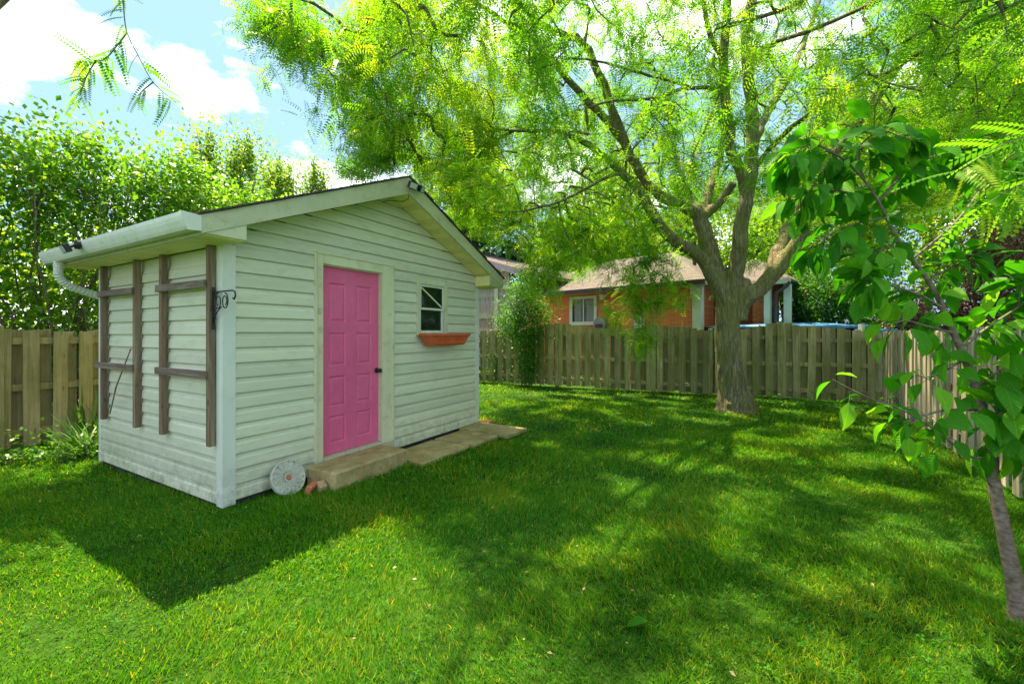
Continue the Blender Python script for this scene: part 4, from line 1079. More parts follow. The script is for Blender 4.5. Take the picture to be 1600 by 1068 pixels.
dist0 = np.array([np.min(np.sum((base_arr - a) ** 2, 1)) for a in AT])
nleafy = len(AT)
IN = np.stack([rng.uniform(-1.5, 9.5, 3000), rng.uniform(5.0, 11.0, 3000), rng.uniform(3.2, 8.0, 3000)], 1)
IN = IN[(((IN[:, 0] - 4.6) / 5.6) ** 2 + ((IN[:, 1] - 7.8) / 3.6) ** 2 + ((IN[:, 2] - 4.6) / 3.6) ** 2 < 1) & pip(CX + F * IN[:, 0] / IN[:, 1], HY - F * (IN[:, 2] - CAMH) / IN[:, 1], outline)]
IN = IN[clear_of_roof(IN)][:750] - np.array(LB)
AT = np.concatenate([AT, IN])
dist0 = np.array([np.min(np.sum((base_arr - a) ** 2, 1)) for a in AT])
order = np.argsort(dist0); bare_path = {}
paths = []
for ai in order:
    a = AT[ai]
    dv = nodes_a[:nn_] - a; dd_ = np.sqrt((dv ** 2).sum(1))
    cost = dd_ + np.where(nodes_a[:nn_, 2] > a[2] + 1.2, .5, 0)
    j = int(np.argmin(cost)); d_ = dd_[j]
    if d_ < .08: continue
    p0 = nodes_a[j].copy(); m = max(2, int(d_ / .22))
    side = rng.normal(size=3) * d_ * .09; side[2] += d_ * .10
    pr = j; path = [j]
    for i in range(1, m + 1):
        t = i / m; q = p0 + (a - p0) * t + side * 4 * t * (1 - t) * .8
        if i < m: q += rng.normal(size=3) * .018
        nodes_a[nn_] = q; par.append(pr); pr = nn_; path.append(nn_); nn_ += 1
    paths.append(path); bare_path[id(path)] = ai >= nleafy
cnt = np.zeros(nn_)
for p in paths: cnt[p[-1]] += 1
for i in range(nn_ - 1, isbase - 1, -1):
    if par[i] >= 0: cnt[par[i]] += cnt[i]
br = MB()
for p in paths:
    pts = [Vector(nodes_a[i]) for i in p]
    rr = [min(.0036 * math.sqrt(cnt[i]), .022) if i >= isbase else min(.0036 * math.sqrt(cnt[p[1]]), .022) for i in p]
    rr[-1] = .0022
    br.tube(pts, rr, 4 if rr[0] < .012 else 6, cap=False)
br.build('branches', M_BRANCH, locust, smooth=True, kind='stuff')
# fronds
FP, FD = [], []
for p in paths:
    tip = nodes_a[p[-1]]; base = nodes_a[p[-2]]
    dr = norm(tip - base)
    near = (tip[1] + LB.y) < 5.2
    if bare_path[id(p)]: continue
    for k in range(16):
        t = rng.uniform(0, 1); L_ = rng.uniform(-.05, .40)
        FP.append(tip - dr * L_ + rng.normal(size=3) * .07)
        o_ = rng.normal(size=3); o_[2] -= .12
        FD.append(norm(dr * .45 + norm(o_) * 1.0))
    for i in p[1:-1]:
        if cnt[i] <= 3 and rng.random() < .8:
            for k in range(3):
                FP.append(nodes_a[i] + rng.normal(size=3) * .03); o_ = rng.normal(size=3); o_[2] -= .25; FD.append(norm(o_))
FP = np.array(FP); FD = np.array(FD)
kp = clear_of_roof(FP + FD * .12 + np.array(LB)); FP, FD = FP[kp], FD[kp]
tv, tf = frond_template(8, ll=.24, lw=.62)
tv = [v for i_, v in enumerate(tv) if i_ % 4 != 3]; tv = [(x_ if i_ % 3 != 1 else x_ * 1.05, y_ + (.035 if i_ % 3 == 0 else 0), z_) for i_, (x_, y_, z_) in enumerate(tv)]; tf = [(3 * i_, 3 * i_ + 1, 3 * i_ + 2) for i_ in range(16)]
n_ = len(FP)
wpos = FP + np.array(LB)
tn = .42 + .20 * rng.normal(size=n_) + .22 * np.sin(FP[:, 0] * 1.3 + FP[:, 2]) * np.sin(FP[:, 1] * 1.1 + 1) + np.where(wpos[:, 0] < 0, .12, 0)
scatter('foliage', tv, tf, FP, basis(FD, rng.uniform(-.9, .9, n_)), rng.uniform(.17, .30, n_), np.clip(tn, 0, 1), M_LOCUST, locust, 'stuff')
print('fronds', n_, 'paths', len(paths))
# close hanging sprays: upper left corner and upper right
def spray(pts, nside, L0, r=.004, name='hanging_twig'):
    P = [W(*p) - LB for p in pts]; q, rr = smooth_poly(P, r, r * .5, .05)
    mb = MB(); mb.tube(q, rr, 5)
    t = mb.build(name, M_BRANCH, locust)
    pos, dr = [], []
    for i in range(1, len(q)):
        for k in range(nside):
            ax = (q[i] - q[i - 1]).normalized(); o_ = Vector(rng.normal(size=3)); o_ = (o_ - ax * o_.dot(ax)).normalized()
            dr.append(list((ax * .5 + o_ + Vector((0, 0, -.35))).normalized())); pos.append(list(q[i]))
    pos, dr = np.array(pos), np.array(dr); n = len(pos)
    tv, tf = frond_template(12, droop=.22, lw=.46, ll=.19)
    scatter('spray_leaves', tv, tf, pos, basis(dr, rng.uniform(-.6, .6, n)), rng.uniform(L0 * .7, L0 * 1.2, n), np.clip(.35 + .3 * rng.normal(size=n), 0, 1), M_LOCUST, t, 'stuff')
spray([(170, -260, 2.75), (185, -60, 2.6), (192, 0, 2.5), (198, 50, 2.45), (215, 85, 2.45), (240, 130, 2.42), (275, 160, 2.4)], 1, .17)
spray([(198, 52, 2.45), (180, 75, 2.5), (160, 95, 2.5), (130, 90, 2.5)], 3, .17)
spray([(150, 95, 2.5), (135, 120, 2.5), (125, 150, 2.5)], 2, .15)
spray([(240, 128, 2.42), (225, 140, 2.42), (215, 150, 2.42)], 2, .12)
spray([(1760, 190, 1.9), (1640, 205, 1.85), (1570, 225, 1.8), (1500, 265, 1.8)], 2, .22)
spray([(1760, 240, 1.9), (1650, 270, 1.85), (1590, 290, 1.8), (1540, 320, 1.8)], 2, .22)

# ------------------------------------------------------------------ young broad-leaved tree, foreground right
def magleaf_mat():
    m, nt, b = newmat('broad_leaf'); l = nt.links.new
    tcn = node(nt, 'ShaderNodeTexCoord'); oi = node(nt, 'ShaderNodeObjectInfo')
    r = ramp(nt, [(0, (.035, .17, .006)), (.55, (.08, .30, .012)), (1, (.20, .43, .02))]); l(oi.outputs['Random'], r.inputs['Fac'])
    sx = node(nt, 'ShaderNodeSeparateXYZ'); l(tcn.outputs['Object'], sx.inputs[0])
    ab = node(nt, 'ShaderNodeMath', operation='ABSOLUTE'); l(sx.outputs['X'], ab.inputs[0])
    vein = ramp(nt, [(0, (1.5, 1.5, 1.3)), (.012, (1, 1, 1))]); l(ab.outputs[0], vein.inputs['Fac'])
    # side veins as fine chevrons
    ad = node(nt, 'ShaderNodeMath', operation='MULTIPLY'); ad.inputs[1].default_value = -.9; l(ab.outputs[0], ad.inputs[0])
    sm = node(nt, 'ShaderNodeMath', operation='ADD'); l(sx.outputs['Y'], sm.inputs[0]); l(ad.outputs[0], sm.inputs[1])
    sn = node(nt, 'ShaderNodeMath', operation='MULTIPLY'); sn.inputs[1].default_value = 62; l(sm.outputs[0], sn.inputs[0])
    si = node(nt, 'ShaderNodeMath', operation='SINE'); l(sn.outputs[0], si.inputs[0])
    mm = node(nt, 'ShaderNodeMixRGB', blend_type='MULTIPLY'); mm.inputs['Fac'].default_value = 1
    l(r.outputs['Color'], mm.inputs['Color1']); l(vein.outputs['Color'], mm.inputs['Color2'])
    l(mm.outputs[0], b.inputs['Base Color']); b.inputs['Roughness'].default_value = .5; b.inputs['Specular IOR Level'].default_value = .2
    bp = node(nt, 'ShaderNodeBump', in_Strength=.35, in_Distance=.003); l(si.outputs[0], bp.inputs['Height']); l(bp.outputs[0], b.inputs['Normal'])
    tr = node(nt, 'ShaderNodeBsdfTranslucent'); k = node(nt, 'ShaderNodeMixRGB', blend_type='MULTIPLY'); k.inputs['Fac'].default_value = 1; k.inputs['Color2'].default_value = (1.7, 1.8, .6, 1)
    l(mm.outputs[0], k.inputs['Color1']); l(k.outputs[0], tr.inputs['Color'])
    mx = node(nt, 'ShaderNodeMixShader'); mx.inputs[0].default_value = .45
    l(b.outputs[0], mx.inputs[1]); l(tr.outputs[0], mx.inputs[2]); l(mx.outputs[0], nt.nodes['Material Output'].inputs['Surface'])
    return m
M_MAG = magleaf_mat()
MGB = G(1592, 968)
mag = thing('young_tree', 'young slanting tree with large glossy leaves in the right foreground', 'tree', MGB)
def leaf_mesh(curl, fold, wave, wid):
    n = 7; vs = []; fs = []
    prof = [0.02, .55, .92, 1.0, .82, .45, 0.0]
    for i in range(n):
        t = i / (n - 1); w = wid * prof[i] / 2
        z = -curl * t * t
        for k in (-1, -.5, 0, .5, 1):
            vs.append((k * w, t, z + fold * abs(k) * w + wave * math.sin(t * 9 + k * 2) * abs(k)))
    for i in range(n - 1):
        for k in range(4):
            a = i * 5 + k; fs.append((a, a + 1, a + 6, a + 5))
    me = bpy.data.meshes.new('leaf'); me.from_pydata(vs, [], fs); me.polygons.foreach_set('use_smooth', [True] * len(me.polygons)); me.materials.append(M_MAG)
    return me
LM = [leaf_mesh(random.uniform(.08, .45), random.uniform(.15, .5), random.uniform(.008, .03), random.uniform(.46, .62)) for _ in range(8)]
mb_ = []
def mbranch(pts, r0, r1, leaves, L0=.15, a0=.1, per=3):
    P = [W(*p) - MGB for p in pts]; q, rr = smooth_poly(P, r0, r1, .04)
    mb_.append((q, rr))
    n = len(q)
    for c_ in range(int(leaves * 1.35)):
        i = int(n * (a0 + (1 - a0) * (c_ + random.random()) / leaves)); i = min(max(i, 1), n - 1)
        ax = (q[i] - q[i - 1]).normalized()
        for _ in range(per):
            o_ = Vector(rng.normal(size=3)); o_ = (o_ - ax * o_.dot(ax)).normalized()
            d = (ax * .45 + o_ + Vector((0, 0, -.25))).normalized()
            tw = q[i] + d * random.uniform(.02, .10)
            d2 = (d + Vector((0, 0, -random.uniform(.3, 1.1)))).normalized()
            if True:
                LEAVES.append((tw, d2, L0 * random.uniform(.8, 1.3), q[i]))
LEAVES = []
trunkpts = [(1594, 985, 2.24), (1590, 940, 2.24), (1580, 885, 2.25), (1569, 830, 2.26), (1556, 770, 2.28), (1547, 710, 2.3), (1541, 660, 2.33), (1524, 605, 2.37), (1508, 560, 2.40), (1490, 520, 2.42), (1474, 482, 2.44), (1452, 440, 2.46), (1425, 405, 2.5), (1404, 375, 2.5), (1385, 340, 2.52), (1370, 310, 2.5), (1345, 275, 2.5), (1320, 250, 2.5), (1290, 235, 2.45)]
mbranch([(1345, 275, 2.5), (1320, 250, 2.5), (1290, 232, 2.45), (1262, 225, 2.42), (1240, 245, 2.4)], .007, .003, 15, .135)
mbranch([(1358, 290, 2.5), (1310, 298, 2.45), (1270, 290, 2.42), (1250, 310, 2.4)], .007, .003, 12, .13)
mbranch([(1350, 280, 2.5), (1340, 235, 2.5), (1375, 205, 2.5), (1410, 215, 2.5)], .007, .003, 14, .14)
mbranch([(1373, 312, 2.5), (1395, 290, 2.5), (1416, 266, 2.5), (1450, 248, 2.5), (1500, 236, 2.5)], .008, .003, 13, .135)
mbranch([(1385, 340, 2.52), (1335, 350, 2.48), (1300, 365, 2.44), (1275, 385, 2.42)], .007, .003, 11, .12)
mbranch([(1404, 375, 2.5), (1370, 395, 2.46), (1345, 400, 2.45)], .005, .003, 6, .12)
mbranch([(1474, 482, 2.44), (1440, 462, 2.40), (1400, 448, 2.38), (1360, 440, 2.36)], .008, .003, 12, .13)
mbranch([(1452, 440, 2.46), (1480, 420, 2.5), (1510, 405, 2.5)], .006, .003, 8, .12)
mbranch([(1490, 520, 2.42), (1450, 510, 2.36), (1415, 500, 2.33), (1400, 505, 2.3)], .007, .003, 6, .12, per=2)
mbranch([(1500, 545, 2.41), (1545, 510, 2.45), (1590, 480, 2.5), (1620, 455, 2.5)], .008, .003, 11, .15)
mbranch([(1508, 560, 2.40), (1475, 580, 2.3), (1445, 590, 2.25)], .006, .003, 5, .12, per=2)
mbranch([(1524, 605, 2.37), (1560, 580, 2.3), (1600, 560, 2.25), (1640, 545, 2.2)], .008, .003, 12, .15)
mbranch([(1541, 655, 2.33), (1580, 640, 2.25), (1620, 625, 2.2)], .008, .003, 10, .15, a0=.05)
mbranch([(1548, 712, 2.3), (1521, 715, 2.28), (1488, 692, 2.24), (1452, 665, 2.2)], .009, .004, 5, .13, a0=.35, per=2)
mbranch([(1530, 640, 2.36), (1480, 640, 2.26), (1440, 650, 2.2), (1410, 660, 2.18)], .007, .003, 6, .12, a0=.2, per=2)
mbranch([(1452, 665, 2.2), (1410, 640, 2.14), (1360, 622, 2.08), (1330, 608, 2.05), (1300, 592, 2.0)], .005, .002, 5, .105, a0=.3, per=1)
mbranch([(1541, 670, 2.33), (1560, 690, 2.25), (1590, 690, 2.2)], .006, .003, 5, .14)
mbranch([(1530, 300, 2.7), (1570, 250, 2.6), (1620, 220, 2.5)], .006, .003, 5, .14)
mbranch([(1425, 405, 2.5), (1490, 350, 2.6), (1530, 300, 2.7)], .008, .006, 3, .12)
mbranch([(1590, 480, 2.5), (1600, 440, 2.5), (1620, 400, 2.5)], .006, .003, 5, .14)
P = [W(*p) - MGB for p in trunkpts]; q, rr = smooth_poly(P, .048, .006, .05)
rr = [max(.006, .041 * (1 - .95 * (i / len(rr)) ** .75) + .03 * math.exp(-i * .8)) for i in range(len(rr))]
tb = MB(); tb.tube(q, rr, 14, wob=.05); tb.build('trunk', M_REDBARK, mag, smooth=True)
for q, rr in mb_:
    b_ = MB(); b_.tube(q, rr, 7, wob=.04); b_.build('branch', M_REDBARK, mag, smooth=True)
pet = MB()
xv, xm = [], []
LEAVES.sort(key=lambda l_: (l_[0] + MGB).y - l_[2])
for li, (p, d, s, q0) in enumerate(LEAVES):
    x = d.cross(Vector((0, 0, 1)))
    x = x.normalized() if x.length > .05 else Vector((1, 0, 0)); z = x.cross(d)
    Mr = Matrix((x, d, z)).transposed().to_4x4()
    ML = Matrix.Translation(p) @ Mr @ Matrix.Rotation(random.uniform(-.9, .9), 4, 'Y') @ Matrix.Diagonal((s, s, s, 1))
    if li < 298:
        o = bpy.data.objects.new('leaf', random.choice(LM)); COL.objects.link(o); o.parent = mag; o.matrix_local = ML
    else: xm.append(ML)
    pet.tube([q0, (q0 + p) / 2 + Vector((0, 0, .006)), p], [.0016, .0014, .0012], 4)
eb = MB()
for ML in xm:
    lm = random.choice(LM); eb.add([ML @ v.co for v in lm.vertices], [tuple(f.vertices) for f in lm.polygons])
if xm: eb.build('leaves', M_MAG, mag, smooth=True, kind='stuff')
pet.build('leaf_stalks', M_VINE, mag, kind='stuff')
print('mag leaves', len(LEAVES))
# suckers / dry weed clump by the right fence
# ------------------------------------------------------------------ shrubs and trees
def shrub(name, label, cat, loc, clumps, nleaf, ls, mat, stems, group=None, stem_mat=None, leafv=(DIA_V, DIA_F), drop=-.2, thin=1.0, tintbase=.45):
    """clumps: (x,y,z,rx,ry,rz,weight) in metres about loc"""
    loc = Vector(loc); t = thing(name, label, cat, loc, 0, group)
    sm_ = MB()
    tips = []
    for (a, b, r) in stems:
        a, b = Vector(a), Vector(b); P = [a]
        n = 7
        for i in range(1, n): P.append(a.lerp(b, i / n) + Vector((random.uniform(-1, 1), random.uniform(-1, 1), 0)) * (b - a).length * .025 + (b - a).cross(Vector((0, 0, 1))) * 0)
        P.append(b); sm_.tube(P, [r * (1 - .7 * i / n) for i in range(n + 1)], 6, cap=False)
        for i in range(3, n): tips.append((P[i], r * .4))
    C_ = np.array([c[:7] for c in clumps]); wgt = C_[:, 6] / C_[:, 6].sum()
    ci = rng.choice(len(C_), nleaf, p=wgt)
    d = rdir(nleaf); rad = rng.random(nleaf) ** .45
    pos = C_[ci, :3] + d * rad[:, None] * C_[ci, 3:6]
    # cluster the leaves so that gaps stay
    ncl = max(6, nleaf // 26)
    cc = pos[:ncl]; k_ = rng.integers(0, ncl, nleaf)
    spread = ls * 2.6
    pos2 = cc[k_] + rng.normal(size=(nleaf, 3)) * spread * np.array([1, 1, 1.1])
    mix = rng.random(nleaf) < .72
    pos = np.where(mix[:, None], pos2, pos)
    pos[:, 2] = np.maximum(pos[:, 2], .08)
    for j in range(min(ncl, 260)):
        if tips:
            tp = min(random.sample(tips, min(14, len(tips))), key=lambda q: (q[0] - Vector(cc[j])).length)
            if (tp[0] - Vector(cc[j])).length < 1.6:
                mid = (tp[0] + Vector(cc[j])) / 2 + Vector((0, 0, -.04)); sm_.tube([tp[0], mid, Vector(cc[j])], [tp[1] * .6, tp[1] * .4, .003], 4, cap=False)
    dirs = rdir(nleaf); dirs[:, 2] += drop; dirs = norm(dirs)
    tint = np.clip(tintbase + .16 * rng.normal(size=nleaf) + .22 * np.sin(k_ * 1.7), 0, 1)
    if len(sm_.v): sm_.build('stems' if len(stems) > 1 else 'trunk', stem_mat or M_BRANCH, t, smooth=True)
    scatter('foliage', leafv[0], leafv[1], pos, basis(dirs, rng.uniform(-.8, .8, nleaf)), ls * rng.uniform(.65, 1.25, nleaf), tint, mat, t, 'stuff')
    return t
# lilac hedge: five shrubs behind the left fence
lil = [(-2.4, 6.0, 4.3, 'leftmost lilac shrub, partly cut off by the photo edge above the left fence'), (-1.0, 6.1, 4.55, 'lilac shrub with bare leaning stems above the left fence, second from the left'), (.5, 6.1, 4.75, 'tall lilac shrub behind the gutter corner of the shed'),
       (1.9, 6.0, 4.85, 'lilac shrub rising behind the left eave of the shed roof'), (3.2, 6.1, 4.6, 'rightmost lilac shrub ending where the slender trees begin')]
for (u, v, h, lab) in lil:
    c0 = SWp(u, v)
    stems = []
    for k in range(17):
        a = random.uniform(0, 6.28); r0_ = random.uniform(.05, .45); sp_ = random.uniform(.3, 1.15)
        stems.append(((r0_ * math.cos(a), r0_ * math.sin(a), 0), (sp_ * math.cos(a + random.uniform(-.4, .4)), sp_ * math.sin(a), h * random.uniform(.68, .95)), random.uniform(.014, .032)))
    cl = [(0, 0, h * .84, 1.0, .9, h * .17, 3.0), (0, 0, h * .60, 1.15, .9, h * .25, 2.4), (.1, 0, h * .3, 1.1, .8, h * .22, 1.7), (-.5, .1, h * .93, .45, .4, .35, .6), (.5, -.1, h * .95, .4, .4, .30, .5)]
    shrub('lilac_shrub', lab, 'shrub', c0, cl, 9500, .10, M_LILAC, stems, 'lilac hedge behind the left fence')
# low leafy mass filling behind
c0 = SWp(.5, 8.2)
shrub('hedge', 'dense lower greenery behind the lilac stems', 'hedge', c0, [(-3 * .866 * 0 + x_ * .5, x_ * .866, z_, 1.1, 1.1, .9, 1) for x_ in (-4, -2.4, -.8, .8, 2.4, 4, 5.4) for z_ in (.9, 1.7, 2.5, 3.3)], 24000, .17, M_LILAC, [((0, 0, 0), (0, .2, 2.5), .05), ((1, 1.7, 0), (1, 1.7, 2.5), .05)], tintbase=.75)
# slender upright trees behind the shed roof
for (px, d, ytop, w, lab, m_) in [(318, 11.0, 190, .38, 'slender upright tree beside the lilac, its tip against the blue sky', M_APPLE), (372, 11.8, 196, .42, 'taller slender upright tree to the right of the first one behind the shed', M_APPLE),
                              (448, 15, 236, .55, 'pale upright tree with feathery tips behind the shed roof', M_APPLE), (405, 14.5, 262, .6, 'low pale tree between the upright trees behind the roof', M_APPLE), (485, 15.5, 246, .38, 'narrow spiky tree nearest the locust foliage behind the shed roof', M_APPLE)]:
    c0 = W(px, 520, d); c0.z = 0; h = 1.5 + (HY - ytop) * d / F
    cl = [(0, 0, h * .55, w * 1.5, w * 1.5, h * .30, 3.0)]
    st_ = [((0, 0, 0), (0, 0, h * .9), .06)]
    for k in range(7):
        a = random.uniform(0, 6.28); rr_ = w * random.uniform(.4, 1.3); hh = h * random.uniform(.74, .98) if k else h
        cl.append((rr_ * math.cos(a), rr_ * math.sin(a), hh - .7, .13, .13, .75, .35)); st_.append(((0, 0, h * .3), (rr_ * math.cos(a), rr_ * math.sin(a), hh), .022))
    shrub('slender_tree', lab, 'tree', c0, cl, 8500, .10, m_, st_, 'slender trees behind the shed', tintbase=.55)
def bgtree(name, label, px, d, ytop, ybot, wpx, n, ls, mat, group=None, tintbase=.5, ncl=26):
    c0 = W(px, 520, d); c0.z = 0; zt = CAMH + (HY - ytop) * d / F; zb = max(CAMH + (HY - ybot) * d / F, .3); w = wpx * d / F
    cl = []
    for k in range(ncl):
        a = random.uniform(0, 6.28); t = random.random(); prof_ = math.sin(math.pi * (.12 + .80 * t)) ** .6
        rr_ = w * prof_ * random.uniform(.3, .85); s_ = w * random.uniform(.22, .38)
        cl.append((rr_ * math.cos(a), rr_ * math.sin(a) * .8, zb + (zt - zb) * t * .93 , s_, s_, s_ * .75, s_))
    st_ = [((0, 0, 0), (0, 0, zt * .8), .02 * zt)]
    for k in range(9):
        a = random.uniform(0, 6.28); z0_ = zt * random.uniform(.15, .5); st_.append(((0, 0, z0_), (w * .7 * math.cos(a), w * .7 * math.sin(a), min(zt * .9, z0_ + zt * .35)), .007 * zt))
    return shrub(name, label, 'tree', c0, cl, int(n * 1.7), ls, mat, st_, group, tintbase=tintbase)
bgtree('dark_tree', 'dark green tree between the shed roof and the mauve house', 745, 24, 250, 470, 85, 7000, .26, M_DARKTREE)
bgtree('bright_tree', 'bright green tree behind the bungalow roof left of the locust trunk', 1010, 30, 262, 440, 105, 7000, .30, M_BRIGHTTREE)
bgtree('bright_tree', 'bright green tree seen through the fork of the locust limbs', 1160, 32, 322, 450, 75, 4500, .30, M_BRIGHTTREE)
bgtree('bright_tree', 'light green tree behind the porch to the right of the trunk', 1225, 30, 318, 450, 60, 4500, .30, M_BRIGHTTREE)
bgtree('dark_tree', 'mid green tree behind the bungalow roof between the mauve wing and the locust', 905, 27, 330, 470, 95, 6000, .26, M_BRIGHTTREE, tintbase=.3)
bgtree('evergreen_tree', 'small dark evergreen top behind the bungalow ridge', 1075, 34, 330, 430, 26, 1500, .3, M_DARKTREE)
bgtree('leafy_tree', 'yellow green leafy tree behind the right end of the back fence', 1330, 15.5, 130, 460, 150, 9500, .16, M_BRIGHTTREE, 'leafy trees beyond the right corner')
bgtree('leafy_tree', 'tall leafy tree at the right edge beyond the right fence', 1560, 15.0, -60, 430, 170, 13000, .17, M_BRIGHTTREE, 'leafy trees beyond the right corner', ncl=36)
bgtree('leafy_tree', 'dark leafy tree standing deeper behind the purple shrubs', 1450, 21.0, 110, 470, 190, 9000, .22, M_DARKTREE, 'leafy trees beyond the right corner', tintbase=.8)
def bush(name, label, px, d, ytop, wpx, n, ls, mat, tintbase=.5, dep=None, ybot=640, group=None):
    c0 = W(px, 520, d); c0.z = 0; zt = CAMH + (HY - ytop) * d / F; w = wpx * d / F; dp = dep or w * .7
    cl = [(random.uniform(-.6, .6) * w, random.uniform(-.5, .5) * dp, zt * random.uniform(.25, .85), w * .42, dp * .5, zt * .17, 1) for _ in range(14)]
    st_ = [((random.uniform(-.2, .2) * w, 0, 0), (random.uniform(-.7, .7) * w, random.uniform(-.3, .3) * dp, zt * random.uniform(.6, .95)), .022) for _ in range(10)]
    return shrub(name, label, 'shrub', c0, cl, int(n * 1.8), ls, mat, st_, group, tintbase=tintbase)
bush('green_shrub', 'dark green bush behind the back fence right of the porch', 1290, 12.8, 405, 62, 4200, .085, M_VINE, .25)
bush('green_shrub', 'dark low bush filling the gap beside the porch posts', 1262, 14.2, 418, 34, 4200, .10, M_VINE, .2)
bush('green_shrub', 'bush with fresh green leaves over the fence corner', 1375, 12.2, 425, 60, 3600, .09, M_VINE, .5)
bush('purple_shrub', 'purple leaved shrub beyond the corner of the two fences', 1420, 10.8, 440, 45, 2600, .07, M_PURPLE)
bush('purple_shrub', 'large purple leaved shrub behind the right fence at the photo edge', 1545, 9.0, 330, 95, 7000, .07, M_PURPLE, .45)
bush('purple_shrub', 'pink tinged small shrub next to the porch columns', 1243, 15.5, 462, 16, 700, .08, M_PURPLE, .9)
# tree whose boughs reach over the left fence above the frame and shade the ground there
cl = [(random.uniform(.5, 5.6), random.uniform(-1.6, .5), random.uniform(8.6, 9.9), .8, .7, .35, 1) for _ in range(30)]
shrub('overhanging_tree', 'tree at the far left whose boughs hang over the left fence above the photo', 'tree', (-11.2, 7.0, 0), cl, 8000, .13, M_BRIGHTTREE, [((0, 0, 0), (.3, 0, 6.5), .2), ((.2, 0, 4.5), (3.2, .3, 8.0), .08), ((.2, 0, 5.0), (4.9, -.6, 8.4), .08), ((.3, 0, 5.5), (2.0, -1.2, 8.4), .06)])
# vine-clad shrub in front of the back fence
c0 = G(822, 601); h = 1.5 + (520 - 440) * c0.y / F
s_ = c0.y / F
cl = [(-8 * s_, 0, h - 22 * s_, 24 * s_, .3, 26 * s_, 1.3), (12 * s_, 0, h - 50 * s_, 30 * s_, .35, 26 * s_, 1.6), (-22 * s_, .1, h - 62 * s_, 22 * s_, .3, 24 * s_, 1.0), (4 * s_, 0, h - 85 * s_, 26 * s_, .3, 30 * s_, 1.3), (4 * s_, 0, h - 118 * s_, 17 * s_, .25, 26 * s_, .8), (3 * s_, 0, .35, .16, .16, .3, .4)]
shrub('vine_shrub', 'tall fresh green shrub climbing the back fence beside the shed', 'shrub', c0 - Vector((0, .25, 0)), cl, 8000, .07, M_VINE, [((.05 * k, 0, 0), (random.uniform(-.5, .5), 0, h * random.uniform(.5, .95)), .014) for k in range(-3, 4)], tintbase=.55)
c0 = G(772, 598)
shrub('small_shrub', 'small young shrub at the foot of the back fence by the shed corner', 'shrub', c0, [(0, 0, .35, .18, .15, .30, 1), (.02, 0, .7, .10, .1, .2, .4)], 420, .055, M_VINE, [((0, 0, 0), (.0, 0, .7), .01), ((0, 0, 0), (.25, 0, 1.5), .008), ((0, 0, 0), (-.1, 0, .6), .008)], tintbase=.7)
# bare twiggy bush
tw = thing('bare_bush', 'bare tangled brown bush between the shed and the vine shrub', 'bush', G(775, 594) + Vector((0, .15, 0)))
mb = MB()
for k in range(95):
    x0 = random.uniform(-.5, .45); p = Vector((x0 * .6, random.uniform(-.15, .1), 0)); P = [p]; d = Vector((random.uniform(-.35, .35), random.uniform(-.1, .1), 1)).normalized()
    for i in range(9):
        d = (d + Vector((random.uniform(-.28, .28), random.uniform(-.12, .12), random.uniform(-.12, .05)))).normalized(); p = p + d * .27; P.append(p)
    mb.tube(P, [.008 * (1 - .08 * i) for i in range(10)], 4, cap=False)
mb.build('twigs', flat('dry_twig', (.26, .20, .16), .9), tw, smooth=True)
# plants by the left fence foot
def strap(name, label, c0, n, L_, mat_c, cat='plant', lean=.7):
    m = leafmat(name + '_blade', tuple(.5 * v for v in mat_c), mat_c, tuple(1.6 * v for v in mat_c), .35)
    t = thing(name, label, cat, c0); vs = []; fs = []
    V = [(-.5, 0, 0), (.5, 0, 0), (-.45, .35, .0), (.45, .35, 0), (-.35, .7, -.08), (.35, .7, -.08), (0, 1, -.24)]
    Fc = [(0, 1, 3, 2), (2, 3, 5, 4), (4, 5, 6)]
    V = [(x * .045, y, z) for x, y, z in V]
    pos = rng.normal(size=(n, 3)) * np.array([.09, .07, 0]); dr = rng.normal(size=(n, 3)); dr[:, 2] = rng.uniform(.5, 2.2, n); dr[:, :2] *= lean
    scatter('blades', V, Fc, pos, basis(dr, rng.uniform(-.3, .3, n)), L_ * rng.uniform(.5, 1.1, n), rng.random(n), m, t, 'stuff')
strap('daylily_clump', 'clump of arching strap leaves by the shed corner and left fence', G(128, 712), 90, .55, (.08, .19, .03))
strap('tall_grass_tuft', 'taller upright blades against the left fence behind the arching clump', G(136, 690), 24, .75, (.09, .2, .03), lean=.35)
shrub('periwinkle_patch', 'dark leafy ground plants along the foot of the left fence', 'plant', G(50, 722), [(x_, .55 * x_ + .1 , .08, .34, .22, .14, 1) for x_ in (-1.0, -.6, -.2, .2, .55, .85)], 1700, .055, M_LILAC, [((0, 0, 0), (0, 0, .1), .004), ((.3, 0, 0), (.3, 0, .1), .004)], tintbase=.25)
shrub('dry_weed_clump', 'clump of weeds and dry stalks at the corner of the two fences', 'plant', G(1412, 650), [(0, 0, .25, .35, .25, .25, 1), (.3, -.4, .2, .3, .3, .2, .8)], 420, .07, M_VINE, [((random.uniform(-.2, .2), 0, 0), (random.uniform(-.3, .3), 0, random.uniform(.3, .8)), .006) for _ in range(9)])
shrub('ivy_strip', 'low weeds and leaf litter along the foot of the back fence', 'plant', G(1330, 642), [(x_, -.42 * x_ + .05, .05, .4, .14, .07, 1) for x_ in (-1.9, -1.2, -.5, .1, .7, 1.1)], 900, .06, M_VINE, [((0, 0, 0), (0, 0, .1), .004), ((.3, 0, 0), (.3, 0, .1), .004)], tintbase=.6)

